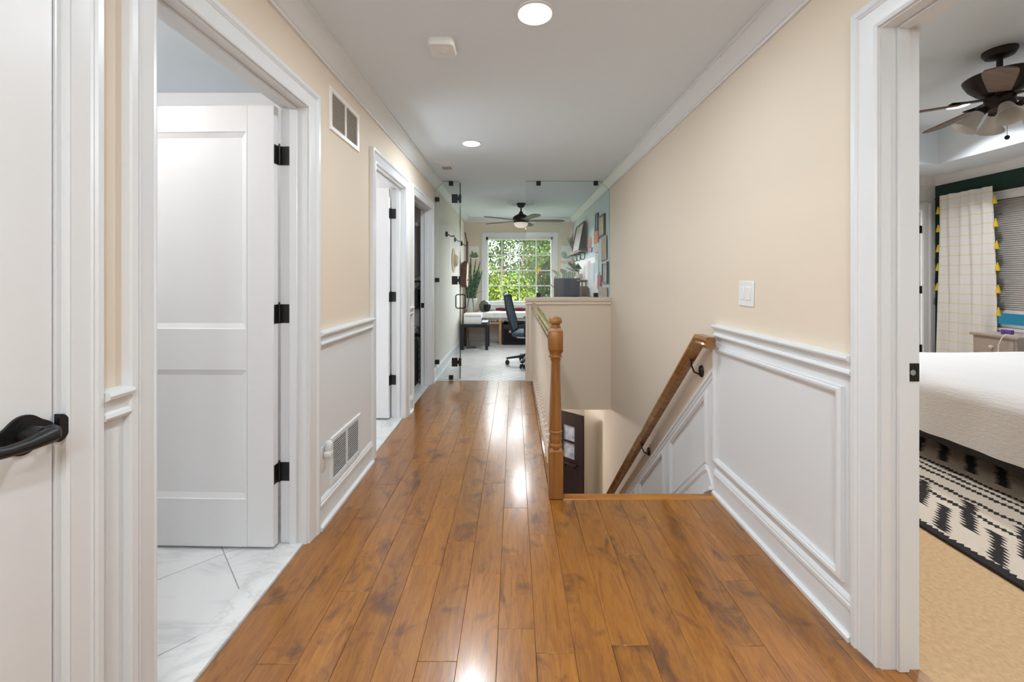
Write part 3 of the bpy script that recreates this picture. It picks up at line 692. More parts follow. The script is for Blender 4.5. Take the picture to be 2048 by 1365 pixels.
# switches
sw = thing('light_switch', 'white double rocker light switch on the beige wall above the chair rail', 'light switch', (RR, 2.04, 1.04))
z0, z1 = P(0, 614, 2.04).z, P(0, 562, 2.04).z
MB().box(RR - .006, RR, 1.975, 2.108, z0 + .002, z1, .003).build('cover_plate', M_PLASTIC, sw)
for a in (1.998, 2.05): MB().box(RR - .010, RR - .005, a, a + .036, z0 + .034, z1 - .032, .002).build('rocker', M_PLASTIC, sw)
s2 = thing('light_switch', 'white single switch on the narrow wall between the two far doorways', 'light switch', (L, 3.76, 1.05))
MB().box(L, L + .006, 3.73, 3.795, 1.05, 1.165, .003).build('cover_plate', M_PLASTIC, s2)
MB().box(L + .005, L + .010, 3.747, 3.778, 1.08, 1.135, .002).build('rocker', M_PLASTIC, s2)
# bathroom lamps (ceiling fixtures of those rooms)
def dome(label, x, y, z, power, color=(1, .985, .96)):
    t = thing('ceiling_lamp', label, 'ceiling light', (x, y, z))
    MB().lathe([(.12, 0), (.125, -.012), (.118, -.02)], (x, y, z), 28).build('base', M_SILVER, t)
    MB().lathe([(.112, -.02), (.108, -.05), (.085, -.075), (.045, -.09), (.004, -.094)], (x, y, z), 28).build('shade', M_LENS, t)
    lamp('light_source', (x, y, z - .17), power, .05, t, color=color, kind='POINT')
dome('round white ceiling lamp in the marble bathroom', -2.3, 1.25, H, LAMP_BATH * 1.15)
dome('round white ceiling lamp in the bathroom past the grilles', -1.75, 3.1, H, LAMP_BATH * .32)
dome('unseen round ceiling lamp added to light the entry at the foot of the stairs', .1, 5.9, -.347, LAMP_LOW)  # added lamp, never in view, lights the stairwell from below
gb = thing('ceiling_lamp', 'unseen white globe lamp added behind the viewer to brighten the hall', 'ceiling light', (.05, -1.2, H))  # added globe, out of view, brightens the ceiling and near hall
MB().lathe([(.06, 0), (.06, -.02), (.012, -.03)], (.05, -1.2, H), 24).cyl((.05, -1.2, H - .03), (.05, -1.2, H - .3), .008, seg=10).build('stem', M_SILVER, gb)
MB().ball((.05, -1.2, H - .38), .09, 20).build('globe', M_LENS, gb)
lamp('light_source', (.05, -1.08, H - .40), LAMP_GLOBE_FILL, .1, gb, kind='POINT')
# closet contents seen through the last doorway
M_CL = paint('charcoal_canvas', (44, 44, 46), .85, nscale=90, nstr=.3)
cy = 4.6
t = thing('storage_hamper', 'tall charcoal woven hamper in the last doorway', 'hamper', (-1.34, 4.66, 0))
MB().box(-1.54, -1.14, 4.48, 4.84, .0, .52, .02, seg=2).build('body', M_CL, t)
for k in range(6): MB().box(-1.543, -1.137, 4.477, 4.843, .06 + .075 * k, .068 + .075 * k).build('band', paint('black_cord', (30, 30, 31), .8, nscale=80) if k == 0 else bpy.data.materials['black_cord'], t, smooth=0)
t = thing('black_rack', 'black metal storage rack behind the hamper', 'rack', (-1.5, 4.8, 0))
rk = MB()
for x in (-1.75, -1.13):
    for y in (4.855, 4.94): rk.box(x, x + .02, y - .02, y, 0, 1.22)
rk.build('posts', M_BLACK, t, smooth=0)
for z in (.55, .88, 1.2): MB().box(-1.75, -1.11, 4.835, 4.94, z, z + .02).build('shelf', M_BLACK, t, smooth=0)
MB().cyl((-1.73, 4.93, .6), (-1.13, 4.93, 1.18), .012, seg=8).build('brace', M_SILVER, t)
tag(MB().box(-1.5, -1.15, 4.85, 4.93, .902, 1.12, .01).build('storage_box', paint('dark_grey_box', (52, 52, 54), .7, nscale=50, nstr=.1)), 'dark grey box on the upper shelf of the black rack', 'box')
tag(MB().ball((-1.2, 4.89, .625), (.06, .04, .05), 12).build('toiletry_bag', paint('grey_mottled_cloth', (120, 120, 122), .9, var=60, vscale=40)), 'small grey mottled bag on the middle shelf of the black rack', 'bag')
tw = MB()
for k in range(8):
    a = -1.6 + k * .06; tw.cyl((a, 4.90 + .012 * math.sin(k * 2), 1.28), (a, 4.90 + .012 * math.sin(k * 2), 1.88), .034, .03, 8)
tag(tw.build('hanging_towel', paint('grey_terry', (150, 150, 152), .95, nscale=120, nstr=.4)), 'grey towel hanging on the wall above the black rack', 'towel')
t = thing('towel_rod', 'white rod with round end above the grey towel', 'rod', (-1.4, 4.9, 1.9))
MB().cyl((-1.65, 4.9, 1.9), (-1.13, 4.9, 1.9), .012, seg=10).build('bar', M_PLASTIC, t); MB().ball((-1.17, 4.88, 1.9), .03, 14).build('knob', M_PLASTIC, t)
# ------------------------------------------------------------------ office
def sheet(mb, fn, nu, nv, th=0, mi=0):
    g = [[Vector(fn(i / nu, j / nv)) for i in range(nu + 1)] for j in range(nv + 1)]
    vs = [p for r in g for p in r]; w_ = nu + 1
    fs = [(j * w_ + i, j * w_ + i + 1, (j + 1) * w_ + i + 1, (j + 1) * w_ + i) for j in range(nv) for i in range(nu)]
    if th:
        n0 = len(vs); nor = []
        for j in range(nv + 1):
            for i in range(nu + 1):
                a = g[j][min(i + 1, nu)] - g[j][max(i - 1, 0)]; b = g[min(j + 1, nv)][i] - g[max(j - 1, 0)][i]
                nor.append(a.cross(b).normalized())
        vs = vs + [p - n * th for p, n in zip(vs, nor)]
        fs += [tuple(n0 + k for k in f[::-1]) for f in fs]
        bd = [i for i in range(nu + 1)] + [j * w_ + nu for j in range(1, nv + 1)] + [nv * w_ + i for i in range(nu - 1, -1, -1)] + [j * w_ for j in range(nv - 1, 0, -1)]
        for k in range(len(bd)):
            a, b = bd[k], bd[(k + 1) % len(bd)]; fs.append((b, a, a + n0, b + n0))
    mb.faces(vs, fs, mi); return mb
# far window
wn = thing('window_1', 'white-framed sixteen-pane window in the office far wall', 'window', (.1, 8, .745), kind='structure')
wx0, wx1, wz0, wz1 = -.557, .764, .745, 2.064
MB().sweep([(wx0, wz0), (wx0, wz1), (wx1, wz1), (wx1, wz0)], CASE, O=(0, 8, 0), V=(0, 0, 1), N=(0, -1, 0)).build('casing', M_TRIM, wn, smooth=20)
MB().box(wx0 - .11, wx1 + .11, 7.955, 8.03, wz0 - .03, wz0, .004).box(wx0 - .09, wx1 + .09, 7.982, 8, wz0 - .12, wz0 - .03, .003).build('sill', M_TRIM, wn)
fr = MB().box(wx0, wx0 + .038, 8.02, 8.1, wz0, wz1).box(wx1 - .038, wx1, 8.02, 8.1, wz0, wz1).box(wx0, wx1, 8.02, 8.1, wz1 - .055, wz1).box(wx0, wx1, 8.02, 8.1, wz0, wz0 + .048)
fr.build('frame', M_TRIM, wn, smooth=0)
gx0, gx1, gz0, gz1 = wx0 + .038, wx1 - .038, wz0 + .048, wz1 - .055
xs = [gx0, P(1003.8, 0, 8.05).x, P(1038.5, 0, 8.05).x, P(1072.4, 0, 8.05).x, gx1]
zs_ = [gz0 + (gz1 - gz0) * k / 4 for k in range(5)]
for x in xs[1:-1]: MB().box(x - .011, x + .011, 8.045, 8.07, gz0, gz1).build('muntin', M_TRIM, wn, smooth=0)
for z in zs_[1:-1]: MB().box(gx0, gx1, 8.044, 8.071, z - .011, z + .011).build('muntin', M_TRIM, wn, smooth=0)
for i in range(4):
    for j in range(4): MB().box(xs[i], xs[i + 1], 8.056, 8.06, zs_[j], zs_[j + 1]).build('pane', M_PANE, wn, smooth=0)
# ceiling fan of the office
def fan_blade(mb, r0, r1, w0, w1, ang, z, c, tilt=R(-7), th=.008, mi=0):
    n = 12; top = []; 
    for s in (1, -1):
        row = []
        for k in range(n + 1):
            t = k / n; r_ = r0 + (r1 - r0) * t
            wd_ = (w0 + (w1 - w0) * min(1, t * 1.4)) * (1 if t < .8 else math.sqrt(max(0, 1 - ((t - .8) / .2) ** 2)) * .98 + .02)
            row.append((r_, s * wd_ / 2))
        top += row if s == 1 else row[::-1]
    M = Matrix.Translation(Vector((c[0], c[1], z))) @ Matrix.Rotation(ang, 4, 'Z') @ Matrix.Rotation(tilt, 4, 'X')
    vs = [M @ Vector((a, b, h)) for h in (-th / 2, th / 2) for a, b in top]; n2 = len(top)
    mb.faces(vs, [tuple(range(n2))[::-1], tuple(range(n2, 2 * n2))] + [(i, (i + 1) % n2, n2 + (i + 1) % n2, n2 + i) for i in range(n2)], mi)
    return mb
fx, fy = .107, 6.4
fn = thing('ceiling_fan', 'black office ceiling fan with five grey wood blades and a white bowl light', 'ceiling fan', (fx, fy, H))
MB().lathe([(.212, 0), (.21, -.014), (.198, -.02), (.19, -.012), (.178, -.008), (.17, -.02), (.155, -.026), (.145, -.012), (.12, -.008), (.07, -.008)], (fx, fy, H), 40).build('medallion', M_CEIL, fn, smooth=25)
MB().lathe([(.072, -.004), (.07, -.02), (.058, -.05), (.04, -.075), (.02, -.08)], (fx, fy, H), 24).build('canopy', M_BLACK, fn)
MB().cyl((fx, fy, H - .07), (fx, fy, H - .165), .0125, seg=12).build('downrod', M_BLACK, fn)
MB().lathe([(.016, -.135), (.03, -.15), (.036, -.17), (.07, -.19), (.115, -.215), (.13, -.235), (.132, -.262), (.12, -.285), (.116, -.31), (.11, -.318)], (fx, fy, H), 32).build('motor_housing', M_BLACK, fn)
MB().lathe([(.108, -.318), (.112, -.325), (.108, -.345), (.09, -.372), (.055, -.39), (.004, -.396)], (fx, fy, H), 32).build('light_bowl', emis('warm_bowl', (250, 240, 228), .35), fn)
lamp('light_source', (fx, fy, H - .41), LAMP_OFF, .18, fn, color=(.92, .96, 1))  # fill light added under the bowl to brighten the office
M_FB = wood('grey_fan_blade', (72, 68, 66), (98, 93, 90), (120, 114, 110), 'X', 1, .5)
for k in range(5): fan_blade(MB(), .12, .70, .09, .135, R(2 + 72 * k), H - .283, (fx, fy)).build('blade', M_FB, fn)
# low bench below the window
bt = .588
bn = thing('window_bench', 'light oak bench with open shelf below the office window', 'bench', (.05, 7.8, 0))
MB().box(L + .032, 1.12, 7.6, 7.965, bt - .03, bt, .003).build('top', M_PINE, bn)
MB().box(-.905, -.285, 7.6, 7.955, .385, .425, .002).build('shelf', M_PINE, bn)
for x in (-.95, -.285, 1.07): MB().box(x, x + .045, 7.6, 7.955, 0, bt - .03, .002).build('panel', M_PINE, bn)
tag(MB().box(-.86, -.33, 7.63, 7.93, .426, .50, .01).build('black_case', M_BLACKW), 'flat black case on the open shelf of the bench', 'case')
th = thing('throw_blanket', 'white woven throw with fringe draped over the bench', 'blanket', (.0, 7.75, bt))
M_THROW = paint('white_woven_cotton', (236, 234, 230), .95, nscale=160, nstr=.5)
def thr(u, v):
    x = -.70 + 1.15 * u + .012 * math.sin(v * 5); s = v * .46
    y = 7.96 - min(s, .37); z = bt + .008 + .004 * math.sin(u * 24 + v * 3)
    if s > .37: y = 7.59 - .006 * math.sin(u * 40); z = bt + .008 - (s - .37)
    return (x, y - .004, z)
sheet(MB(), thr, 60, 16, .008).build('cloth', M_THROW, th)
fg = MB()
for k in range(58):
    x = -.70 + 1.15 * (k + .5) / 58; z = bt - .08; l = random.uniform(.055, .075)
    fg.tube([(x, 7.586, z + .005), (x + random.uniform(-.004, .004), 7.584, z - l * .5), (x + random.uniform(-.007, .007), 7.585, z - l)], [.005, .004, .0055], 5)
tag(fg.build('fringe', M_THROW, th), 'knotted white fringe', kind='stuff')
def fold(u, v): return (-.35 + 1.3 * u, 7.975 - .012 * math.sin(v * PI) * 2, bt + .009 + .075 * v + .008 * math.sin(u * 30))
tag(sheet(MB(), lambda u, v: (-.36 + 1.3 * u, 7.94 + .02 * math.cos(v * PI), bt + .016 + .055 * v * (1 + .15 * math.sin(u * 22))), 50, 8, .012).build('maroon_cloth', paint('maroon_wool', (126, 58, 66), .95, nscale=120, nstr=.3)), 'maroon folded cloth along the back of the bench', 'cloth')
# snake plant
sp = thing('snake_plant', 'tall snake plant in a white tapered pot on the bench', 'potted plant', (-.83, 7.77, bt))
M_POTW = paint('white_ceramic', (238, 238, 236), .25, nscale=20, nstr=.01)
M_SNAKE, nt, b = nmat('snake_plant_leaf')
n = node(nt, 'ShaderNodeTexNoise', i_Scale=3.0, i_Detail=3.0); nt.links.new(coords(nt, (3, 3, 18)), n.inputs['Vector'])
nt.links.new(ramp(nt, n.outputs[0], [(.35, (44, 72, 54)), (.5, (72, 106, 78)), (.68, (134, 158, 120))]), b.inputs['Base Color']); b.inputs['Roughness'].default_value = .4
MB().lathe([(.082, 0), (.086, .004), (.122, .275), (.124, .28), (.112, .28), (.108, .255), (.004, .25)], (-.83, 7.77, bt), 32).build('pot', M_POTW, sp)
MB().lathe([(.004, .258), (.108, .256)], (-.83, 7.77, bt), 24, cap=False).build('soil', paint('potting_soil', (52, 40, 32), .95, nscale=60, nstr=.6), sp)
random.seed(11)
for k in range(22):
    a = random.uniform(0, 2 * PI); r_ = random.uniform(.01, .075); l = random.uniform(.45, .92)
    bx, by = -.83 + r_ * math.cos(a), 7.77 + r_ * math.sin(a)
    dx = random.uniform(-.10, .24); dy = random.uniform(-.2, .06)
    MB().blade((bx, by, bt + .25), (dx, dy, 1), l, random.uniform(.042, .058), (random.uniform(-.02, .08), random.uniform(-.05, .01), 0), 9, lambda t: min(1, .6 + .9 * t) if t < .66 else max(.02, ((1 - t) / .34)) ** .8, side=(math.cos(a), math.sin(a), 0)).build('leaf', M_SNAKE, sp, recalc=False)
for bx, l, bend in ((-.79, .34, (.16, -.05, -.20)), (-.8, .30, (.22, -.06, -.12)), (-.86, .30, (-.03, -.12, -.42)), (-.81, .36, (.03, -.13, -.55))):
    MB().blade((bx, 7.70, bt + .25), (.1, -.3, 1), l, .035, bend, 9, lambda t: 1 - .6 * t, side=(1, .2, 0)).build('leaf', M_SNAKE, sp, recalc=False)
# helmet
hm = thing('motorcycle_helmet', 'olive grey open-face motorcycle helmet with black visor lining on the bench', 'helmet', (-.565, 7.76, bt))
M_HEL = paint('olive_grey_gloss', (96, 98, 86), .25, nscale=10, nstr=.01)
mb = MB(); c = Vector((-.565, 7.76, bt + .118)); n_, m_ = 28, 16; vs = []; fs = []
fd_ = Vector((.62, -.78, 0)).normalized(); sdv = Vector((-fd_.y, fd_.x, 0))
for j in range(m_ + 1):
    ph = PI * .03 + PI * .80 * j / m_
    for i in range(n_):
        a = 2 * PI * i / n_; d_ = fd_ * math.cos(a) * .125 + sdv * math.sin(a) * .105
        zz = .122 * math.cos(ph); s_ = math.sin(ph)
        vs.append(c + Vector((d_.x * s_, d_.y * s_, max(zz, -.098))))
for j in range(m_):
    for i in range(n_):
        a = 2 * PI * (i + .5) / n_; ph = PI * .03 + PI * .80 * (j + .5) / m_
        if math.cos(a) > .55 and ph > PI * .36: continue
        fs.append((j * n_ + i, j * n_ + (i + 1) % n_, (j + 1) * n_ + (i + 1) % n_, (j + 1) * n_ + i))
fs.append(tuple(range(n_)))
mb.faces(vs, fs); mb.build('shell', M_HEL, hm, recalc=False)
MB().ball(c, (.098, .098, .10), 20).build('lining', paint('black_lining', (18, 18, 19), .8, nscale=60, nstr=.2), hm)
# black cabinet / amplifier below bench
am = thing('guitar_amplifier', 'black guitar amplifier under the bench beside the oak panel', 'amplifier', (.05, 7.72, 0))
MB().box(-.215, .33, 7.56, 7.9, .012, .385, .012, seg=2).build('cabinet', M_BLACKW, am)
MB().box(-.19, .305, 7.553, 7.561, .04, .29, .003).build('grille_cloth', paint('black_grille_cloth', (22, 22, 26), .95, nscale=220, nstr=.5), am)
MB().box(-.19, .305, 7.553, 7.561, .305, .37, .002).build('control_panel', paint('dark_control_panel', (46, 48, 54), .4, nscale=40, nstr=.02), am)
for k in range(6): MB().cyl((-.15 + k * .07, 7.553, .335), (-.15 + k * .07, 7.538, .335), .011, .009, seg=12).build('knob', M_BLACK, am)
MB().box(-.10, -.02, 7.551, 7.5535, .23, .275).build('sticker', paint('pale_red_sticker', (214, 140, 132), .6, var=30, vscale=60), am, smooth=0)
tag(MB().lathe([(.02, 0), (.06, .01), (.085, .035), (.09, .045), (.08, .04), (.05, .02), (.004, .014)], (-.12, 7.74, .387), 20).build('brass_dish', paint('aged_brass', (176, 132, 60), .35, .8, nscale=30, nstr=.05)), 'small brass dish on top of the black amplifier', 'dish')
# side table with printer
tb = thing('side_table', 'square black side table carrying the printer', 'table', (-.69, 7.25, 0))
MB().box(-.925, -.455, 7.02, 7.47, .392, .442, .002).build('top', M_BLACKW, tb)
for x in (-.925, -.505):
    for y in (7.02, 7.42): MB().box(x, x + .05, y, y + .05, 0, .392, .002).build('leg', M_BLACKW, tb)
pr = thing('printer', 'white desktop printer with grey paper tray on the black side table', 'printer', (-.73, 7.24, .443))
MB().box(-.885, -.575, 7.07, 7.40, .443, .571, .008, seg=2).build('body', M_PLASTIC, pr)
MB().box(-.885, -.575, 7.068, 7.40, .5735, .622, .010, seg=3).build('lid', M_PLASTIC, pr)
MB().box(-.575, -.47, 7.10, 7.36, .462, .476, .004).build('tray', paint('pale_grey_plastic', (206, 208, 210), .45, nscale=50, nstr=.01), pr)
MB().box(-.578, -.572, 7.10, 7.36, .48, .54).build('paper_slot', M_BLACK, pr, smooth=0)
tag(MB().box(-.572, -.465, 7.12, 7.33, .4765, .4855).build('paper_sheets', paint('paper_white', (244, 244, 242), .8, nscale=40, nstr=.02), smooth=0), 'white sheets lying in the printer tray', 'paper')
tag(MB().tube([(-.83, 7.40, .30), (-.84, 7.38, .12), (-.82, 7.34, .02), (-.76, 7.30, .006), (-.68, 7.27, .006), (-.70, 7.21, .006), (-.80, 7.18, .006), (-.86, 7.22, .006), (-.84, 7.29, .006), (-.76, 7.34, .006), (-.72, 7.40, .006)], .004, 6).build('power_cable', M_BLACK), 'thin black cable coiled on the floor under the side table', 'cable')
# office chair
ch = thing('office_chair', 'black mesh office chair on a five-star caster base', 'chair', (.205, 5.87, 0), R(-12))
M_MESH = paint('blue_black_mesh', (70, 86, 104), .7, nscale=260, nstr=.6)
M_CHB = paint('black_nylon', (22, 24, 28), .45, nscale=60, nstr=.03)
for k in range(5):
    a = R(192 + 72 * k); u = Vector((math.cos(a), math.sin(a), 0)); v = Vector((-u.y, u.x, 0))
    MB().prism([(.03, .10), (.03, .165), (.12, .135), (.31, .10), (.325, .088), (.31, .078), (.12, .10)], -.022, .022, U=u, V=(0, 0, 1), N=v).build('base_arm', M_CHB, ch, local=True)
    cs = MB()
    cc = u * .305
    for s_ in (-1, 1): cs.cyl(cc + v * s_ * .012 + Vector((0, 0, .03)), cc + v * s_ * .03 + Vector((0, 0, .03)), .03, seg=18)
    cs.cyl(cc + Vector((0, 0, .03)), cc + Vector((0, 0, .088)), .008, seg=8).cyl(cc - v * .03 + Vector((0, 0, .03)), cc + v * .03 + Vector((0, 0, .03)), .008, seg=8)
    cs.build('caster', M_CHB, ch, local=True)
MB().cyl((0, 0, .12), (0, 0, .28), .03, seg=16).cyl((0, 0, .26), (0, 0, .40), .018, seg=16).build('gas_column', M_CHB, ch, local=True)
MB().box(-.16, .13, -.09, .09, .385, .425, .02, seg=2).build('tilt_mechanism', M_SILVER, ch, local=True)
MB().box(-.2, .28, -.245, .245, .425, .485, .03, seg=3).build('seat', M_MESH, ch, local=True)
def bk_(u, v):
    z = .50 + .50 * v; x = -.185 - .05 * math.sin(v * PI * .8) - .09 * v * v - .03 * (1 - (2 * u - 1) ** 2)
    wdt = .235 * (1 - .18 * v ** 3 - .12 * (1 - v) ** 3)
    return (x, (2 * u - 1) * wdt, z)
bk2 = sheet(MB(), bk_, 14, 18, .012).build('backrest', M_MESH, ch, local=True)
rim = [bk_(0, k / 12) for k in range(13)] + [bk_(k / 10, 1) for k in range(1, 11)] + [bk_(1, k / 12) for k in range(11, -1, -1)] + [bk_(k / 10, 0) for k in range(9, 0, -1)]
MB().tube([(a - .006, b, c) for a, b, c in rim], .014, 8, closed=True).build('back_frame', M_CHB, ch, local=True)
MB().tube([(-.05, 0, .40), (-.15, 0, .40), (-.21, 0, .43), (-.245, 0, .50), (-.275, 0, .62), (-.285, 0, .70)], [.03, .03, .03, .028, .024, .02], 10).build('spine', M_CHB, ch, local=True)
for s_ in (-1, 1):
    MB().tube([(.0, s_ * .2, .42), (.0, s_ * .275, .44), (0, s_ * .285, .64)], .016, 8).box(-.12, .13, s_ * .285 - .04, s_ * .285 + .04, .64, .665, .01).build('armrest', M_CHB, ch, local=True)
# guitar hooks and guitar
hk0 = None
for i, (y, lb) in enumerate(((5.76, 'empty black guitar hook on the wall nearest the glass panel'), (6.58, 'empty black guitar hook between the other two hooks'), (7.41, 'black guitar hook holding the acoustic guitar'))):
    if hk0 is None:
        hk0 = thing('guitar_hook', lb, 'hook', (L, y, 1.875), group='guitar hooks')
        MB().box(0, .03, -.025, .025, -.035, .035, .004).build('base', M_BLACK, hk0, local=True)
        ar = MB().tube([(.03, 0, 0), (.05, 0, -.012), (.065, 0, -.026), (.075, 0, -.03)], .007, 8)
        for s_ in (-1, 1): ar.tube([(.075, 0, -.03), (.078, s_ * .02, -.03), (.09, s_ * .028, -.03), (.125, s_ * .028, -.026)], .007, 8)
        ar.build('yoke', M_BLACK, hk0, local=True)
    else:
        c = copy_tree(hk0); c.location = (L, y, 1.875); c['label'] = lb; W[c.name] = Matrix.Translation((L, y, 1.875))
gt = thing('acoustic_guitar', 'acoustic guitar with dark mahogany sides hanging on the office wall', 'guitar', (-.90, 7.41, 1.08))
def gout(n=48):
    o = []
    for k in range(n):
        a = 2 * PI * k / n; z = -math.cos(a)
        t = (z + 1) / 2; wd_ = (.185 * (1 - t) + .135 * t) - .045 * math.exp(-((t - .58) / .14) ** 2)
        o.append((math.sin(a) * wd_ if abs(math.sin(a)) > 1e-6 else 0, .235 + .235 * z * (.98 + .02 * abs(math.sin(a)))))
    for i, (a, b) in enumerate(o):
        pass
    return o
go = [(math.copysign(abs(a / .185) ** .8 * .185, a) if a else 0, b) for a, b in gout()]
gi = [(a * .97, .235 + (b - .235) * .975) for a, b in go]
M_MAH = wood('mahogany', (58, 28, 26), (84, 44, 42), (104, 60, 56), 'Z', 1, .3)
M_SPRUCE = wood('spruce_top', (222, 204, 170), (236, 220, 192), (242, 230, 206), 'Z', 1, .35)
GO, GU, GV, GN = (0, 7.41, 1.075), (0, 1, 0), (0.02, 0, 1), (1, 0, 0)
MB().prism(go, -.958, -.862, O=GO, U=GU, V=GV, N=GN).build('body', M_MAH, gt, smooth=40)
MB().prism(gi, -.862, -.857, O=GO, U=GU, V=GV, N=GN).build('soundboard', M_SPRUCE, gt, smooth=0)
MB().cyl((-.852, 7.41, 1.37), (-.8555, 7.41, 1.37), .045, seg=24).build('sound_hole', M_BLACK, gt)
MB().box(-.855, -.843, 7.35, 7.47, 1.20, 1.225, .002).build('bridge', M_MAH, gt)
MB().prism([(-.03, 0), (.03, 0), (.022, .42), (-.022, .42)], -.878, -.846, O=(0, 7.41, 1.50), U=GU, V=(0.0, 0, 1), N=GN).box(-.93, -.86, 7.385, 7.435, 1.525, 1.56, .01).build('neck', M_MAH, gt)
MB().prism([(-.025, 0), (.025, 0), (.038, .04), (.034, .17), (-.034, .17), (-.038, .04)], -.872, -.856, O=(-.0, 7.41, 1.915), U=GU, V=(-.22, 0, 1), N=GN).build('headstock', M_MAH, gt)
sg = MB()
for k in range(6): sg.cyl((-.842, 7.39 + k * .008, 1.21), (-.842, 7.395 + k * .006, 1.915), .0008, seg=4)
sg.build('strings', M_SILVER, gt)
tag(MB().lathe([(.19, .004), (.195, .008), (.19, .012), (.1, .02), (.095, .05), (.07, .075), (.004, .08)], (L, 6.48, 1.53), 36, M=Matrix.Rotation(PI / 2, 4, 'Y')).build('tan_reflection_disc', paint('tan_reflection', (206, 184, 158), .9, nscale=140, nstr=.5)), 'round tan disc standing in for a guitar reflection in the glass', 'reflection disc')  # tan disc stands in for a guitar's reflection in the glass
# botanical prints on the far wall
M_PAPER = paint('print_paper', (240, 240, 236), .85, nscale=80, nstr=.03)
M_LEAFP = paint('printed_green', (104, 140, 96), .9, var=25, vscale=30)
M_LEAFG = paint('printed_grey_green', (150, 168, 156), .9, var=25, vscale=30)
def botanical(label, x0, x1, z0, z1, mat, seed):
    random.seed(seed)
    t = thing('botanical_print', label, 'print', ((x0 + x1) / 2, 7.995, z0))
    MB().box(x0, x1, 7.985, 7.999, z0, z1, .001).build('sheet', M_PAPER, t, smooth=0)
    cx_ = (x0 + x1) / 2; lf = MB()
    for k in range(9):
        a = R(random.uniform(25, 155)); l = random.uniform(.35, .8) * (z1 - z0) * .8; w_ = l * .16; bz = z0 + (z1 - z0) * .12
        u = Vector((math.cos(a), 0, math.sin(a))); v = Vector((-u.z, 0, u.x)); pts_ = []
        for q_ in range(9): pts_.append((l * q_ / 8, w_ * math.sin(PI * q_ / 8)))
        for q_ in range(7, 0, -1): pts_.append((l * q_ / 8, -w_ * math.sin(PI * q_ / 8)))
        pts_ = [(p_[0], p_[1]) for p_ in pts_ if abs((u * p_[0]).x) < (x1 - x0) * .47]
        if len(pts_) > 3: lf.prism(pts_, 0, .0006 + .0002 * k, O=(cx_, 7.985, bz), U=u, V=v, N=(0, -1, 0))
    lf.build('printed_leaves', mat, t, smooth=0); return t
botanical('white botanical print with green leaves between window and snake plant', -.894, -.695, 1.62, 1.877, M_LEAFP, 3)
botanical('pale palm leaf print beside the window, the upper of two', .925, 1.12, 1.60, 1.885, M_LEAFG, 5)
botanical('pale leaf print beside the window, the lower of two', .925, 1.12, 1.265, 1.53, M_LEAFG, 9)
# right wall: white board, papers, shelves
wb = thing('white_board', 'white board on the pale blue office wall behind the papers', 'board', (RR, 6.65, .93))
MB().box(RR - .0125, RR - .001, 5.6, 7.75, .93, 1.56, .002).build('panel', M_PLASTIC, wb)
MB().box(RR - .02, RR - .002, 5.59, 7.76, .915, .932, .002).build('tray', M_SILVER, wb)
def art(i, c):
    m, nt, b = nmat('pinned_art_%d' % i)
    v = node(nt, 'ShaderNodeTexVoronoi', i_Scale=14.0 + i); nt.links.new(coords(nt), v.inputs['Vector'])
    n = node(nt, 'ShaderNodeTexNoise', i_Scale=9.0, i_Detail=3.0); nt.links.new(coords(nt), n.inputs['Vector'])
    c = tuple(int(x * .72 + 225 * .28) for x in c); alt = tuple(max(0, min(255, x + d)) for x, d in zip(c, ((-26, 8, 12), (8, -20, -24), (-18, -18, 6))[i % 3]))  # colours paled towards light grey to imitate haze from the glass
    nt.links.new(ramp(nt, n.outputs[0], [(.4, c), (.55, alt), (.7, c)]), b.inputs['Base Color']); b.inputs['Roughness'].default_value = .8
    return m
papers = [((1185.3, 1191, 455, 495), (232, 236, 238), 'long white paper strip pinned above the white board'), ((1190, 1199, 463, 487), (214, 138, 84), 'orange patterned paper pinned below the narrow blue frame'),
          ((1178, 1184.5, 476, 495), (208, 132, 92), 'small orange paper pinned beside the leaning picture'), ((1178.5, 1185, 496, 505), (206, 130, 150), 'tiny pink paper pinned on the office wall'),
          ((1191, 1200.6, 487, 505), (198, 206, 214), 'grey blue paper pinned under the orange paper'), ((1205.5, 1215.5, 472, 520), (188, 160, 116), 'gold and brown paper pinned under the yellow picture'),
          ((1200.6, 1206, 477, 545), (196, 212, 196), 'long pale green paper strip pinned on the office wall'), ((1197.4, 1204, 550, 578), (166, 74, 84), 'dark red paper shape pinned low on the office wall'),
          ((1201, 1217, 574, 593), (182, 156, 120), 'brown floral paper pinned just above the half wall'), ((1182, 1191, 527, 565), (222, 220, 224), 'white note sheet pinned on the white board'),
          ((1177.5, 1182, 522, 561), (220, 200, 206), 'pale pink note pinned on the white board'), ((1192.6, 1200, 508, 548), (226, 232, 228), 'white sheet with green leaf pinned on the office wall')]
for i, ((a, b, y0, y1), c, lb) in enumerate(papers):
    k = (RR) * F; ya, yb = k / (b - CX), k / (a - CX); d = (ya + yb) / 2
    tag(MB().box(RR - .0175 - .0012 * (i % 3), RR - .0135 - .0012 * (i % 3), ya, yb, P(0, y1, d).z, P(0, y0, d).z).build('pinned_paper', art(i, c), smooth=0), lb, 'paper', 'papers pinned on the office wall')
def wall_pic(label, a, b, y0, y1, fc, ic, i):
    k = RR * F; ya, yb = k / (b - CX), k / (a - CX); d = (ya + yb) / 2; z0, z1 = P(0, y1, d).z, P(0, y0, d).z
    t = thing('framed_picture', label, 'picture', (RR, d, z0))
    MB().sweep([(ya, z0), (ya, z1), (yb, z1), (yb, z0)], [(0, 0), (0, .028), (-.02, .028), (-.02, 0)], O=(RR, 0, 0), U=(0, 1, 0), V=(0, 0, 1), N=(-1, 0, 0), closed=True).build('frame', paint('picture_frame_%d' % i, fc, .4, nscale=40, nstr=.02), t, smooth=0)
    MB().box(RR - .018, RR, ya + .018, yb - .018, z0 + .018, z1 - .018).build('art', art(20 + i, ic), t, smooth=0)
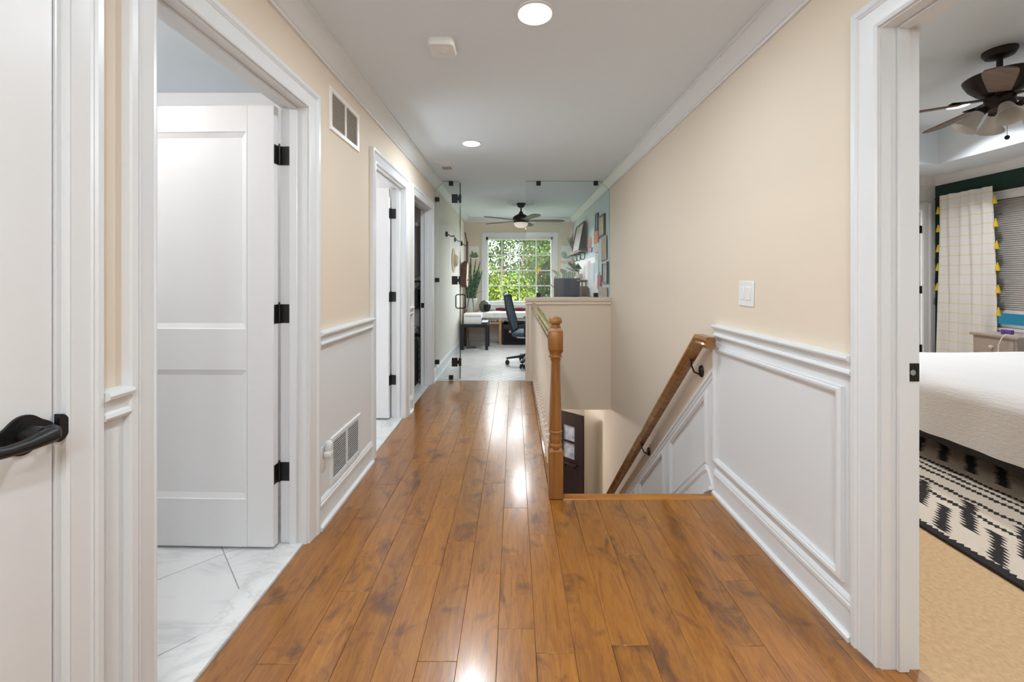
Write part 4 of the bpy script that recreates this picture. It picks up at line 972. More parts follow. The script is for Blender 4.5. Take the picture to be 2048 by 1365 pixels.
wall_pic('yellow picture in a dark frame high on the pale blue wall', 1199.4, 1211.6, 431, 473, (58, 60, 64), (204, 190, 120), 0)
wall_pic('narrow dark blue framed picture beside the yellow one', 1193.8, 1198.4, 427, 460, (60, 74, 96), (150, 168, 190), 1)
wall_pic('blue framed picture low on the wall near the glass panel', 1207.5, 1217.6, 524, 567, (56, 70, 82), (150, 160, 156), 2)
M_SHELF = paint('grey_brown_shelf', (122, 110, 104), .5, var=12, vscale=12)
def shelf(label, y0, y1, z, brs):
    t = thing('wall_shelf', label, 'shelf', (RR, (y0 + y1) / 2, z - .02))
    MB().box(RR - .15, RR - .0125, y0, y1, z - .02, z, .002).build('board', M_SHELF, t)
    for y in brs: MB().tube([(RR - .016, y, z - .022), (RR - .016, y, z - .11), (RR - .03, y, z - .135), (RR - .06, y, z - .135), (RR - .08, y, z - .115), (RR - .08, y, z - .095)], .008, 8).tube([(RR - .016, y, z - .03), (RR - .13, y, z - .028)], .008, 8).build('bracket', M_BLACK, t)
    return t
shelf('grey wall shelf carrying the leaning picture and the grassy plant', 6.39, 7.77, 1.692, (6.65, 7.1, 7.5))
shelf('grey wall shelf carrying the round pot of split-leaf plant', 6.4, 7.1, 1.222, (6.55, 6.9))
lp = thing('leaning_picture', 'large black-framed picture leaning on the upper wall shelf', 'picture', (RR - .07, 6.85, 1.693))
an = math.atan2(.085, .46); U_, V_, N_ = (0, 1, 0), (math.sin(an), 0, math.cos(an)), (-math.cos(an), 0, math.sin(an))
MB().sweep([(6.45, 0), (6.45, .47), (7.25, .47), (7.25, 0)], [(0, 0), (0, .035), (-.022, .035), (-.022, 0)], O=(RR - .115, 0, 1.694), U=U_, V=V_, N=N_, closed=True).build('frame', M_BLACK, lp, smooth=0)
MB().prism([(6.465, .015), (7.235, .015), (7.235, .455), (6.465, .455)], .0, .02, O=(RR - .115, 0, 1.694), U=U_, V=V_, N=N_).build('art', art(31, (176, 190, 192)), lp, smooth=0)
random.seed(4)
M_GRASS = paint('grey_green_leaf', (92, 112, 96), .5, var=25, vscale=20)
gp = thing('grassy_plant', 'spiky grassy plant in a small pink pot on the upper wall shelf', 'potted plant', (RR - .08, 7.5, 1.693))
MB().lathe([(.04, 0), (.055, .09), (.05, .09), (.045, .075), (.004, .07)], (RR - .08, 7.5, 1.693), 20).build('pot', paint('pink_clay', (190, 160, 152), .8, nscale=40, nstr=.1), gp)
for k in range(34):
    a = random.uniform(0, 2 * PI); s_ = random.uniform(.05, .6)
    d_ = (math.cos(a) * s_ - (.15 if math.cos(a) > 0 else 0), math.sin(a) * s_, 1)
    MB().blade((RR - .08, 7.5, 1.76), (min(d_[0], .12), d_[1], 1), random.uniform(.24, .36), .02, (0, 0, -.03 * s_), 5).build('leaf', M_GRASS, gp, recalc=False)
mp = thing('split_leaf_plant', 'split-leaf plant in a round pale pot on the lower wall shelf', 'potted plant', (RR - .085, 6.78, 1.223))
MB().lathe([(.035, 0), (.055, .02), (.06, .06), (.052, .1), (.047, .1), (.05, .06), (.004, .05)], (RR - .085, 6.78, 1.223), 24).build('pot', paint('pale_clay', (206, 196, 186), .8, nscale=40, nstr=.1), mp)
M_MON = paint('dark_split_leaf', (84, 108, 88), .45, var=15, vscale=15)
for k in range(9):
    a = R(95 + k * 20); el = random.uniform(.5, 1.3); l = random.uniform(.10, .17)
    u = Vector((min(math.cos(a), -.1), math.sin(a) * 1.0, el)).normalized(); tip = Vector((RR - .085, 6.78, 1.31)) + u * l
    lb = MB().tube([(RR - .085, 6.78, 1.30), tuple((Vector((RR - .085, 6.78, 1.31)) + u * l * .5 + Vector((0, 0, .02)))), tuple(tip)], .0025, 5)
    v = u.cross(Vector((0, 0, 1))).normalized(); n_ = v.cross(u); ls = .12
    for q_ in range(7):
        for s_ in (-1, 1):
            p0 = tip + u * ls * (q_ / 6) - n_ * .02 * (q_ / 6); e = (v * s_ * (1 - .12 * q_) + u * (.35 + .1 * q_)).normalized()
            lb.blade(p0, e, .06 * (1 - .09 * q_), .028, -n_ * .012, 4, lambda t: 1 - .5 * t, side=u)
    lb.build('leaf', M_MON, mp, recalc=False)
# desk, monitor and the things on it
dk = thing('desk', 'walnut desk along the pale blue office wall behind the half wall', 'desk', (.86, 6.55, 0))
MB().box(.56, 1.145, 5.55, 7.54, .71, .74, .003).build('top', M_WALNUT, dk)
for x in (.58, 1.08):
    for y in (5.58, 7.46): MB().box(x, x + .05, y, y + .05, 0, .71, .002).build('leg', M_BLACKW, dk)
mo = thing('monitor', 'dark glossy computer monitor on the desk behind the half wall', 'monitor', (.86, 6.6, .741))
a_, b_ = P(1108, 557, 6.58), P(1160, 594, 6.58)
MB().box(a_.x, b_.x, 6.585, 6.62, .87, a_.z, .004).build('housing', M_BLACKW, mo)
MB().box(a_.x + .008, b_.x - .008, 6.58, 6.586, .878, a_.z - .008).build('screen', paint('glossy_screen', (56, 72, 90), .14, nscale=2, nstr=.0), mo, smooth=0)
MB().box(.845, .875, 6.61, 6.63, .76, .95).box(.74, .98, 6.56, 6.70, .741, .752, .003).build('stand', M_BLACKW, mo)
tag(MB().box(P(1161, 0, 6.3).x, 1.13, 6.2, 6.38, .741, P(0, 573, 6.3).z, .004).build('storage_box', paint('dark_taupe_box', (98, 88, 82), .7, nscale=60, nstr=.05)), 'dark taupe box on the desk beside the monitor', 'box')
tag(MB().box(P(1168, 0, 6.0).x - .02, 1.14, 5.72, 6.1, .741, .975, .004).build('wooden_box', M_WALNUT), 'brown wooden box on the desk next to the taupe box', 'box')
random.seed(21)
fw = thing('yellow_flower', 'yellow flower on a long dark stem leaning across the office window', 'flower', (.80, 7.3, .741))
MB().lathe([(.04, 0), (.05, .05), (.03, .14), (.035, .2), (.03, .2), (.025, .14), (.004, .02)], (.80, 7.3, .741), 18).build('vase', paint('smoked_glass_vase', (60, 66, 70), .15, nscale=20, nstr=.01), fw)
fa, fb = P(1110, 578, 7.28), P(1076, 548, 7.2)
MB().tube([(.80, 7.3, .80), tuple(fa), tuple((fa + fb) / 2 + Vector((0, 0, .01))), tuple(fb)], [.006, .006, .005, .004], 6).build('stem', paint('dark_stem', (40, 46, 30), .7, nscale=40, nstr=.1), fw)
for k in range(9):
    a = 2 * PI * k / 9; MB().blade(fb, (math.cos(a) * .28, math.sin(a) * .2, 1), .15, .05, (math.cos(a) * .03, 0, -.02), 6).build('petal', paint('yellow_petal', (206, 188, 66), .6, var=20, vscale=30) if k == 0 else bpy.data.materials['yellow_petal'], fw, recalc=False)
for px_, py_, l in ((1075, 553, .15), (1091, 545, .2), (1089, 567, .16)):
    p_ = P(px_, py_, 7.22); MB().blade(p_, (random.uniform(-.1, .1), 0, -1), l, .035, (.02, 0, 0), 6).build('seed_pod', paint('tan_pod', (150, 116, 62), .8, var=20, vscale=30) if 'tan_pod' not in bpy.data.materials else bpy.data.materials['tan_pod'], fw, recalc=False)
vp = thing('variegated_plant', 'plant with large pale-veined leaves in a pot at the far end of the desk', 'potted plant', (.94, 7.42, .741))
MB().lathe([(.06, 0), (.085, .16), (.078, .16), (.07, .14), (.004, .13)], (.94, 7.42, .741), 24).build('pot', M_POTW, vp)
M_VAR, nt, b = nmat('pale_veined_leaf')
wv = node(nt, 'ShaderNodeTexWave', i_Scale=9.0, i_Distortion=2.0); nt.links.new(coords(nt, (1, 1, 2)), wv.inputs['Vector'])
nt.links.new(ramp(nt, wv.outputs['Fac'], [(.3, (108, 128, 110)), (.6, (196, 204, 180))]), b.inputs['Base Color'])
for k in range(9):
    a = R(90 + 40 * k); h_ = random.uniform(.42, .72)
    bz = Vector((.94, 7.42, .88)); tp = bz + Vector((max(-.16, min(.09, math.cos(a) * .12)), math.sin(a) * .1, h_ * .6))
    lf = MB().tube([tuple(bz), tuple((bz + tp) / 2), tuple(tp)], .003, 5)
    lf.blade(tp, (math.cos(a) * .35 - .1, math.sin(a) * .3 - .2, .9), .22, .10, (math.cos(a) * .05, -.04, -.07), 8, lambda t: math.sin(PI * (.08 + .92 * t)) ** .8, side=(1, .3, 0)).build('leaf', M_VAR, vp, recalc=False)
# ------------------------------------------------------------------ bedroom
BX1, BY0, BY1 = 5.02, -.9, 4.83
struct(MB().box(1.295, BX1, BY0, BY1, -.1, 0).build('floor_bedroom', (lambda: None)() or paint('tan_carpet', (208, 176, 134), .98, nscale=170, nstr=.9, var=10, vscale=60), smooth=0), 'tan carpet of the bedroom', 'floor')
WY0, WY1, WZ0, WZ1 = 2.0, 4.33, .74, 2.06
wall_y('wall_bedroom_right', M_GREEN, BX1, BX1 + .12, BY0, BY1, 0, H, [(WY0, WY1, WZ0, WZ1)], 'dark green bedroom wall behind the striped curtain')
wall_x('wall_bedroom_back', M_WHITEW, BY1, BY1 + .1, RR + T, BX1 + .12, 0, H, [(4.05, 4.87, 0, 2.06)], 'white bedroom wall with the hinged white door')
wall_x('wall_bedroom_front', M_WHITEW, BY0 - .1, BY0, RR + T, BX1 + .12, 0, H, [], 'white bedroom wall out of view behind the doorway')
tx0, tx1, ty0, ty1, tz = 1.9, 4.44, -.3, 4.24, 2.81
cb_ = MB().box(RR, tx0, BY0, BY1, H, H + .05).box(tx1, BX1 + .12, BY0, BY1, H, H + .05).box(tx0, tx1, BY0, ty0, H, H + .05).box(tx0, tx1, ty1, BY1, H, H + .05)
cb_.box(tx0 - .05, tx0, ty0, ty1, H + .05, tz).box(tx1, tx1 + .05, ty0, ty1, H + .05, tz).box(tx0 - .05, tx1 + .05, ty0 - .05, ty0, H + .05, tz).box(tx0 - .05, tx1 + .05, ty1, ty1 + .05, H + .05, tz)
cb_.box(tx0 - .05, tx1 + .05, ty0 - .05, ty1 + .05, tz, tz + .05)
struct(cb_.build('ceiling_bedroom', M_CEIL, smooth=0), 'white tray ceiling of the bedroom', 'ceiling')
crown('trim_crown_bedroom', [(RR + T, BY1), (BX1, BY1), (BX1, BY0)], H, 'white crown moulding above the dark green bedroom wall')
# bedroom door in the back wall
struct(MB().sweep([(4.05, 0), (4.05, 2.06), (4.87, 2.06), (4.87, 0)], CASE, O=(0, BY1, 0), V=(0, 0, 1), N=(0, -1, 0)).box(4.05, 4.87, BY1, BY1 + .1, 2.055, 2.062).build('trim_casing_5', M_TRIM, smooth=20), 'white casing of the door next to the dark green wall', 'door casing')
bdoor = thing('door_5', 'closed white door with black hinges next to the dark green wall', 'door', (4.06, BY1 + .01, 0), kind='structure')
MB().box(0, .80, 0, .035, .01, 2.05, .002).build('leaf', M_DOOR, bdoor, local=True)
for z in (.41, 1.11, 1.83): MB().box(.76, .795, -.006, .002, z - .045, z + .045, .001).cyl((.80, -.006, z - .045), (.80, -.006, z + .045), .006, seg=10).build('hinge', M_BLACK, bdoor, local=True)
# window with cellular shade
w2 = thing('window_2', 'bedroom window with a grey cellular shade lowered almost to the sill', 'window', (BX1, 3.05, WZ0), kind='structure')
MB().sweep([(WY0, WZ0), (WY0, WZ1), (WY1, WZ1), (WY1, WZ0)], CASE, O=(BX1, 0, 0), U=(0, 1, 0), V=(0, 0, 1), N=(-1, 0, 0)).build('casing', M_TRIM, w2, smooth=20)
MB().box(BX1 - .05, BX1 + .05, WY0 - .1, WY1 + .1, WZ0 - .03, WZ0, .004).box(BX1 - .018, BX1, WY0 - .09, WY1 + .09, WZ0 - .11, WZ0 - .03, .003).build('sill', M_TRIM, w2)
fr = MB().box(BX1 + .05, BX1 + .11, WY0, WY0 + .04, WZ0, WZ1).box(BX1 + .05, BX1 + .11, WY1 - .04, WY1, WZ0, WZ1).box(BX1 + .05, BX1 + .11, WY0, WY1, WZ1 - .04, WZ1).box(BX1 + .05, BX1 + .11, WY0, WY1, WZ0, WZ0 + .03).box(BX1 + .05, BX1 + .11, 3.03, 3.07, WZ0, WZ1)
fr.build('frame', M_TRIM, w2, smooth=0)
M_TEAL = glassmat('teal_window_glass', (.05, .125, .15, 1), .05)
for a, b in ((WY0 + .04, 3.03), (3.07, WY1 - .04)): MB().box(BX1 + .075, BX1 + .08, a, b, WZ0 + .03, WZ1 - .04).build('pane', M_TEAL, w2, smooth=0)
sh_ = MB(); n = 106; zt, zb = WZ1 - .005, .915
def shd(u, v): return (BX1 + .03 + (.006 if int(round(v * n)) % 2 else -.006), WY0 + .006 + (WY1 - WY0 - .012) * u, zt + (zb - zt) * v)
sheet(sh_, shd, 2, n)
sh_.build('cellular_shade', paint('grey_shade_fabric', (196, 194, 192), .9, nscale=120, nstr=.1), w2, smooth=0)
MB().box(BX1 + .015, BX1 + .045, WY0 + .006, WY1 - .006, zb - .03, zb, .003).build('bottom_rail', M_PLASTIC, w2)
# curtain
ct = thing('curtain', 'white curtain with thin yellow stripes and yellow tassels beside the bedroom window', 'curtain', (4.93, 4.43, 0))
M_CUR, nt, b = nmat('striped_cotton')
tc = world_coords(nt, (1, 1, 1)); sx = nt.nodes.new('ShaderNodeSeparateXYZ'); nt.links.new(tc, sx.inputs[0])
md = node(nt, 'ShaderNodeMath', operation='FRACT'); ml = node(nt, 'ShaderNodeMath', operation='MULTIPLY', i_1=1 / .107); nt.links.new(sx.outputs[2], ml.inputs[0]); nt.links.new(ml.outputs[0], md.inputs[0])
nt.links.new(ramp(nt, md.outputs[0], [(0, (228, 214, 164)), (.055, (228, 214, 164)), (.075, (234, 233, 230))]), b.inputs['Base Color']); b.inputs['Roughness'].default_value = .95
nz = node(nt, 'ShaderNodeTexNoise', i_Scale=220.0); nt.links.new(tc, nz.inputs['Vector']); bump(nt, b, nz.outputs[0], .2, .003)
def cur(u, v):
    z = .03 + 2.17 * v; sp_ = 1 + .10 * (1 - v); y = 4.43 + (u - .5) * .53 * sp_
    am_ = .026 * (1 - .4 * v) if v < .95 else .012
    return (4.925 + am_ * math.sin(u * 2 * PI * 5 + .6 * math.sin(v * 3)) + .01 * math.sin(u * 17 + v * 4), y, z)
sheet(MB(), cur, 90, 30, .004).build('cloth', M_CUR, ct)
M_TAS = paint('yellow_yarn', (232, 196, 40), .95, nscale=200, nstr=.6)
for e in (0, 1):
    for z in ((2.05, 1.84, 1.607, 1.39, 1.16) if e else (2.068, 1.83, 1.603, 1.38, 1.15, .92)):
        p_ = Vector(cur(e, (z - .03) / 2.17)); sg_ = -1 if e == 0 else 1
        MB().lathe([(.004, 0), (.007, -.006), (.006, -.016), (.011, -.03), (.02, -.085), (.004, -.085)], (p_.x - .004, p_.y + sg_ * .017, z + .03), 10).build('tassel', M_TAS, ct)
rd = thing('curtain_rod', 'thin black curtain rod above the bedroom window', 'curtain rod', (4.93, 3.1, 2.17))
MB().cyl((4.957, 1.6, 2.175), (4.957, 4.735, 2.175), .008, seg=10).build('rod', M_BLACK, rd)
MB().ball((4.957, 4.75, 2.175), .02, 14).build('finial', M_BLACK, rd)
for y in (1.7, 4.72): MB().box(4.957, BX1, y - .006, y + .006, 2.165, 2.185).build('rod_bracket', M_BLACK, rd, smooth=0)
# nightstand
ns = thing('nightstand', 'taupe nightstand with a drawer next to the bed', 'nightstand', (4.75, 3.815, 0))
M_TAUPE = paint('taupe_paint', (172, 158, 146), .5, nscale=60, nstr=.02)
MB().box(4.50, 4.86, 3.62, 4.01, .695, .72, .004).build('top', M_TAUPE, ns)
MB().box(4.52, 4.86, 3.64, 3.99, .06, .695, .003).build('body', M_TAUPE, ns)
for z0, z1 in ((.53, .675), (.09, .50)):
    d_ = MB().box(4.508, 4.524, 3.66, 3.97, z0, z1, .003).build('drawer', M_TAUPE, ns)
    MB().lathe([(.008, 0), (.008, .012), (.016, .018), (.016, .026), (.006, .03)], (4.508, 3.815, (z0 + z1) / 2), 16, M=Matrix.Rotation(-PI / 2, 4, 'Y')).build('knob', paint('pale_knob', (214, 206, 198), .4, nscale=30, nstr=.01) if 'pale_knob' not in bpy.data.materials else bpy.data.materials['pale_knob'], d_)
for y in (3.64, 3.94):
    for x in (4.52, 4.81): MB().box(x, x + .05, y, y + .05, 0, .06).build('foot', M_TAUPE, ns, smooth=0)
tag(MB().box(4.60, 4.63, 3.75, 3.83, .721, .765, .001).build('purple_carton', paint('purple_card', (104, 62, 140), .6, var=25, vscale=50)), 'small purple carton on the nightstand', 'carton')
tag(MB().cyl((4.66, 3.66, .721), (4.66, 3.66, .745), .035, seg=20).build('white_tin', M_PLASTIC), 'low white round tin on the nightstand', 'tin')
tag(MB().tube([(4.6, 3.70, .728), (4.52, 3.68, .73), (4.49, 3.70, .735), (4.478, 3.72, .70), (4.478, 3.745, .63), (4.478, 3.75, .5), (4.48, 3.74, .3), (4.47, 3.72, .01)], .004, 6).build('charging_cord', M_PLASTIC), 'white charging cord hanging over the nightstand front', 'cord')
# rug
def mth(nt, op, a, b=None, c=None):
    n = nt.nodes.new('ShaderNodeMath'); n.operation = op
    for i, v in enumerate((a, b, c)):
        if v is None: continue
        if isinstance(v, (int, float)): n.inputs[i].default_value = v
        else: nt.links.new(v, n.inputs[i])
    return n.outputs[0]
m, nt, b = nmat('tufted_black_cream_rug')
g_ = nt.nodes.new('ShaderNodeNewGeometry'); sx = nt.nodes.new('ShaderNodeSeparateXYZ'); nt.links.new(g_.outputs['Position'], sx.inputs[0])
u = mth(nt, 'SUBTRACT', sx.outputs[0], 2.03); v = sx.outputs[1]
def noise1(scale, sc=(1, 1, 1)):
    n = node(nt, 'ShaderNodeTexNoise', i_Scale=scale, i_Detail=2.0); mp = nt.nodes.new('ShaderNodeMapping'); mp.inputs['Scale'].default_value = sc
    nt.links.new(g_.outputs['Position'], mp.inputs[0]); nt.links.new(mp.outputs[0], n.inputs['Vector']); return mth(nt, 'SUBTRACT', n.outputs[0], .5)
jag = mth(nt, 'MULTIPLY', mth(nt, 'SUBTRACT', mth(nt, 'PINGPONG', u, .012), .006), 2.6)
wob = mth(nt, 'MULTIPLY', noise1(9), .05)
uw = mth(nt, 'ADD', u, mth(nt, 'ADD', wob, mth(nt, 'MULTIPLY', mth(nt, 'SUBTRACT', mth(nt, 'PINGPONG', v, .014), .007), 1.2)))
vj = mth(nt, 'ADD', mth(nt, 'ADD', v, jag), mth(nt, 'MULTIPLY', noise1(14), .05))
def band(x, a, b_): return mth(nt, 'MULTIPLY', mth(nt, 'GREATER_THAN', x, a), mth(nt, 'LESS_THAN', x, b_))
def bars(u0, u1, per, wd_, off):
    f = mth(nt, 'MODULO', mth(nt, 'ADD', mth(nt, 'SUBTRACT', vj, mth(nt, 'MULTIPLY', u, .885)), off + 10 * per), per)
    return mth(nt, 'MULTIPLY', mth(nt, 'LESS_THAN', f, wd_), band(u, u0, u1))
pats = [mth(nt, 'LESS_THAN', uw, .045), bars(.06, .30, .24, .062, .02), bars(.2, .47, .24, .062, .14)]
for c_ in (.37, .50, .63, .70, .77): pats.append(mth(nt, 'LESS_THAN', mth(nt, 'ABSOLUTE', mth(nt, 'SUBTRACT', uw, c_)), .013 if c_ != .60 else .011))
pats += [bars(.86, 1.14, .17, .065, .1), mth(nt, 'LESS_THAN', mth(nt, 'ABSOLUTE', mth(nt, 'SUBTRACT', uw, 1.2)), .014), bars(1.35, 1.75, .4, .08, .2)]
acc = pats[0]
for p_ in pats[1:]: acc = mth(nt, 'MAXIMUM', acc, p_)
nt.links.new(ramp(nt, acc, [(0, (226, 214, 198)), (1, (44, 40, 42))]), b.inputs['Base Color']); b.inputs['Roughness'].default_value = 1
nb = node(nt, 'ShaderNodeTexNoise', i_Scale=130.0, i_Detail=2.0); nt.links.new(g_.outputs['Position'], nb.inputs['Vector']); bump(nt, b, nb.outputs[0], .9, .01)
tag(MB().box(2.03, 4.42, .75, 3.38, .001, .016, .004).build('area_rug', m), 'cream area rug with jagged black pattern under the bed', 'rug')
# bed
be = thing('bed', 'bed covered with a white crinkled quilt', 'bed', (3.8, 2.6, 0))
mb = MB().box(2.80, 4.92, 1.66, 3.53, .16, .26, .01)
mb.build('bed_frame', paint('dark_bed_frame', (40, 36, 34), .7, nscale=40, nstr=.05), be)
for x in (2.86, 4.82):
    for y in (1.72, 3.42): MB().box(x, x + .06, y, y + .06, .0175 if x < 4 else .001, .16).build('leg', M_BLACKW, be, smooth=0)
MB().box(2.80, 4.92, 1.66, 3.53, .262, .58, .06, seg=3).build('mattress', M_PLASTIC, be)
M_QUILT, nt, b = nmat('white_crinkled_cotton'); b.inputs['Base Color'].default_value = rgb((232, 232, 232)); b.inputs['Roughness'].default_value = .95
nz = node(nt, 'ShaderNodeTexNoise', i_Scale=1.0, i_Detail=4.0); nt.links.new(coords(nt, (90, 30, 90)), nz.inputs['Vector']); bump(nt, b, nz.outputs[0], .5, .008)
random.seed(3)
def prof_pt(s):   # cross-section across the foot edge: s in 0..1 from hem up and over
    hem, top, x0 = .225, .607, 2.735
    if s < .35: t = s / .35; return (x0 + .012 * (1 - t), hem + (.50 - hem) * t)
    if s < .6: t = (s - .35) / .25; a = PI / 2 * t; return (x0 + .16 * (1 - math.cos(a)), .50 + .105 * math.sin(a))
    t = (s - .6) / .4; return (x0 + .16 + (4.55 - x0 - .16) * t, .605 + .004 * math.sin(t * 9))
def qu(uu, ss):
    x, z = prof_pt(ss); y = 1.60 + 1.99 * uu; e = min(uu, 1 - uu) * 1.99
    drop = 0
    if e < .10: a = PI / 2 * (1 - e / .10); drop = (1 - math.cos(a)) * .12
    z2 = max(.225, z - drop) if ss > .35 else z
    return (x + .006 * math.sin(uu * 31 + ss * 5) + .004 * math.sin(uu * 67), y, z2 + .003 * math.sin(uu * 23) * math.sin(ss * 40))
sheet(MB(), qu, 60, 50, .006).build('quilt', M_QUILT, be)
for yy in (1.60, 3.565): sheet(MB(), lambda a, c: (2.78 + 1.77 * a, yy + .025 * (1 if yy > 2 else 0) + .01 * math.sin(a * 25), .225 + .275 * c), 40, 4, .006).build('quilt_side', M_QUILT, be)
for y in (1.75, 2.65):
    mb = MB().ball((4.72, y + .36, .672), (.2, .38, .085), 24); tag(mb.build('pillow', M_QUILT), 'plump white pillow on the bed ' + ('next to the nightstand' if y > 2 else 'away from the nightstand'), 'pillow', 'bed pillows')
# bedroom ceiling fan
bx, by, bz = 3.32, 2.77, tz
bf = thing('ceiling_fan', 'bronze bedroom ceiling fan with frosted bell lamp shades', 'ceiling fan', (bx, by, bz))
MB().lathe([(.085, 0), (.085, -.018), (.07, -.045), (.03, -.06), (.012, -.062)], (bx, by, bz), 28).build('canopy', M_BRONZE, bf)
MB().cyl((bx, by, bz - .05), (bx, by, bz - .20), .016, seg=14).build('downrod', M_BRONZE, bf)
MB().lathe([(.02, -.15), (.05, -.165), (.17, -.172), (.178, -.18), (.172, -.20), (.15, -.245), (.11, -.29), (.08, -.305), (.06, -.31)], (bx, by, bz), 36).build('motor_housing', M_BRONZE, bf)
MB().lathe([(.06, -.305), (.075, -.33), (.075, -.385), (.06, -.405), (.02, -.415)], (bx, by, bz), 24).build('light_kit', M_BRONZE, bf)
M_BL1 = wood('brown_blade_face', (98, 80, 70), (116, 96, 84), (130, 110, 98), 'X', 1, .5)
for k in range(5):
    a = R(220 + 72 * k); o = fan_blade(MB(), .19, .66, .10, .15, a, bz - .335, (bx, by), R(-12)).build('blade', M_BL1, bf)
    u = Vector((math.cos(a), math.sin(a), 0)); v = Vector((-u.y, u.x, 0)); C0 = Vector((bx, by, bz))
    MB().prism([(.07, -.02), (.07, .02), (.16, .018), (.24, .045), (.25, 0), (.24, -.045), (.16, -.018)], -.329, -.322, O=C0, U=u, V=v).build('blade_iron', M_BRONZE, o)
M_FROST = paint('frosted_glass_shade', (214, 212, 208), .35, nscale=30, nstr=.02)
for k in range(4):
    a = R(145 + 90 * k); u = Vector((math.cos(a), math.sin(a), 0)); ax = (u * .62 + Vector((0, 0, -.78))).normalized()
    Mr = ax.to_track_quat('Z', 'Y').to_matrix().to_4x4(); p0 = Vector((bx, by, bz - .375)) + u * .065
    s_ = MB().tube([tuple(p0 - u * .02), tuple(p0), tuple(p0 + ax * .02)], .012, 8).lathe([(.02, .01), (.03, .02), (.032, .045), (.026, .05)], tuple(p0), 18, M=Mr).build('socket', M_BRONZE, bf)
    MB().lathe([(.03, .04), (.036, .06), (.042, .09), (.052, .13), (.07, .165), (.072, .168), (.066, .163), (.048, .13), (.036, .08), (.022, .055)], tuple(p0), 24, M=Mr, cap=False).build('glass_shade', M_FROST, s_)
MB().cyl((bx - .01, by - .05, bz - .41), (bx - .01, by - .05, bz - .60), .0012, seg=5).ball((bx - .01, by - .05, bz - .615), (.013, .013, .016), 12).build('pull_chain', M_BRONZE, bf)
for x, y, lb in ((4.007, 3.657, 'round recessed light in the bedroom tray ceiling near the green wall'), (2.35, 3.657, 'round recessed light in the bedroom tray ceiling near the stair wall'), (2.35, .6, 'round recessed light in the bedroom tray ceiling near the doorway'), (4.0, .6, 'round recessed light in the bedroom tray ceiling far from the doorway')):
    downlight(lb, x, y, tz, LAMP_BED, color=(.97, .98, 1), spread=125)
# ------------------------------------------------------------------ outside the office window
random.seed(42)
struct(MB().box(-40, 40, 8.6, 70, -3.1, -2.9).build('ground', paint('lawn', (96, 112, 60), .95, nscale=20, nstr=.4, var=15, vscale=2), smooth=0), 'lawn behind the house', 'ground')
def leafmat(name, c):
    m, nt, b = nmat(name)
    g = nt.nodes.new('ShaderNodeNewGeometry')
    lo = tuple(int(x * .62) for x in c); hi = tuple(min(255, int(x * 1.3 + 10)) for x in c)
    nt.links.new(ramp(nt, g.outputs['Random Per Island'], [(0, lo), (.6, c), (1, hi)]), b.inputs['Base Color'])
    b.inputs['Roughness'].default_value = .5
    b.inputs['Specular IOR Level'].default_value = .05
    b.inputs['Transmission Weight'].default_value = 0
    return m
LM = [leafmat('bright_leaves', (76, 92, 26)), leafmat('mid_leaves', (52, 74, 28)), leafmat('deep_leaves', (33, 57, 30))]
BARK = wood('bark', (58, 48, 40), (84, 72, 60), (104, 92, 80), 'Z', 1, .9)
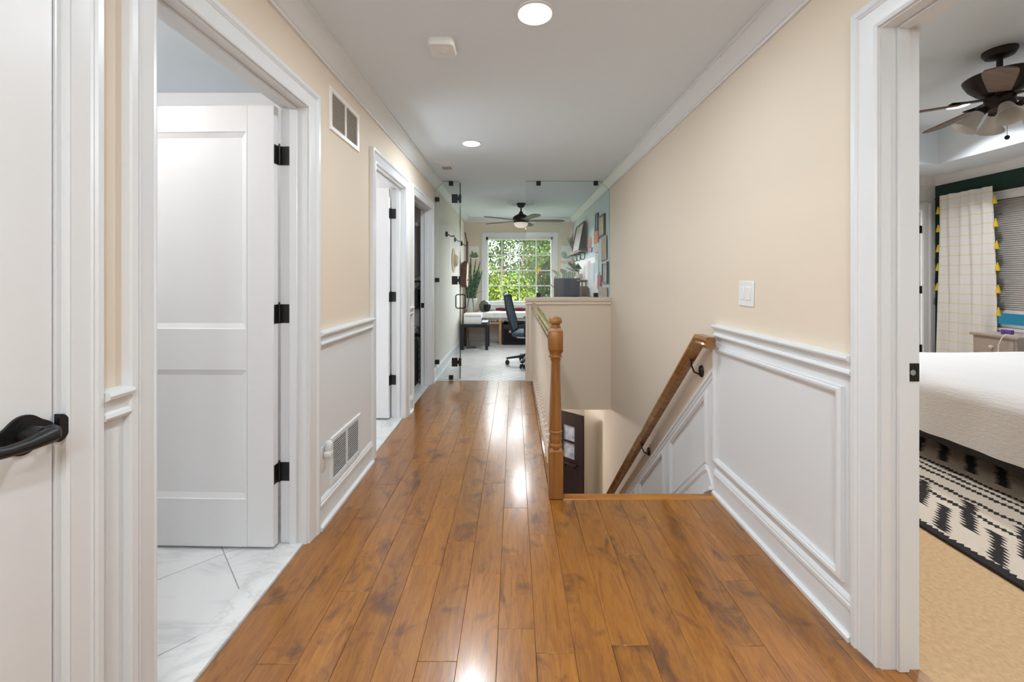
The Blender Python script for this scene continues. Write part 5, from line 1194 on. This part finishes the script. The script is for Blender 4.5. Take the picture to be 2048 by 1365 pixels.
def tree(label, x, y, blobs, n, ls, k, trunk=.12, name='tree', base=-2.9):
    t = thing(name, label, 'tree', (x, y, base))
    top = max(b_[2] for b_ in blobs)
    MB().tube([(x, y, base), (x + .05, y, base + (top - base) * .4), (x - .04, y, base + (top - base) * .75), (x, y, top)], [trunk, trunk * .85, trunk * .6, trunk * .25], 8).build('trunk', BARK, t)
    vs, fs = [], []
    vol = [b_[3] ** 2 for b_ in blobs]
    for b_ in random.choices(blobs, vol, k=n):
        d = Vector((random.gauss(0, 1), random.gauss(0, 1), random.gauss(0, 1))).normalized() * b_[3] * random.uniform(.25, 1) ** .5
        c = Vector((b_[0], b_[1], b_[2])) + d
        nr = (d.normalized() + Vector((random.uniform(-1, 1), random.uniform(-1, 1), random.uniform(-.2, 1)))).normalized()
        a = nr.orthogonal().normalized(); a.rotate(Matrix.Rotation(random.uniform(0, 6.3), 3, nr)); bb = nr.cross(a); s = ls * random.uniform(.6, 1.2); i = len(vs)
        vs += [c - a * s, c - bb * s * .45 + nr * s * .12, c + a * s, c + bb * s * .45 + nr * s * .12]
        fs += [(i, i + 1, i + 2), (i, i + 2, i + 3)]
    me = bpy.data.meshes.new('crown'); me.from_pydata([tuple(v_ - Vector((x, y, base))) for v_ in vs], [], fs); me.materials.append(LM[k])
    o = bpy.data.objects.new('crown', me); COL.objects.link(o); o.parent = t; o['kind'] = 'stuff'
    return t
tree('bright yellow-green tree close outside the office window', -.9, 12.2, [(-1.2, 12.2, .9, 1.0), (-.1, 12.0, .5, .9), (-2.1, 12.4, .3, 1.0), (-.5, 12.6, -.6, 1.2), (.3, 12.2, -.4, .8)], 14000, .062, 0, .09)
tree('bright green bush outside the middle of the office window', .45, 11.6, [(.25, 11.6, .2, .65), (.8, 11.7, -.2, .7), (.5, 11.7, -.9, .8)], 8000, .056, 0, .07)
tree('deep green tree filling the window side nearest the desk', 2.1, 15.5, [(1.7, 15.5, 2.6, 1.3), (2.6, 15.8, 1.6, 1.5), (1.3, 15.3, 1.2, .9), (2.4, 15.5, .2, 1.4), (1.2, 15.4, 3.6, .8)], 17000, .08, 2, .14)
tree('tall mid green tree behind the bright one', -.5, 17.5, [(-1.2, 17.5, 2.9, 1.2), (.2, 17.3, 2.3, 1.0), (-2.6, 17.5, 2.2, 1.3), (-.4, 17.6, 3.9, 1.0), (.6, 17.5, 3.6, .9)], 8000, .075, 1, .14)
tree('thin dark trunked tree in the middle of the office window', .36, 14.2, [(.9, 14.2, 3.0, .7), (.1, 14.2, 2.9, .55), (.7, 14.3, 2.2, .6), (.3, 14.2, 1.2, .6)], 5000, .065, 1, .13)
tree('far deep green tree behind all the others', .3, 24, [(-2.5, 24, 1.5, 2.2), (.5, 24, .8, 2.2), (3.2, 24, 1.6, 2.4), (-.5, 24, -1, 2.6), (2.8, 24.5, -1, 2.5), (-4, 24, -.5, 2.5)], 18000, .14, 2, .2)
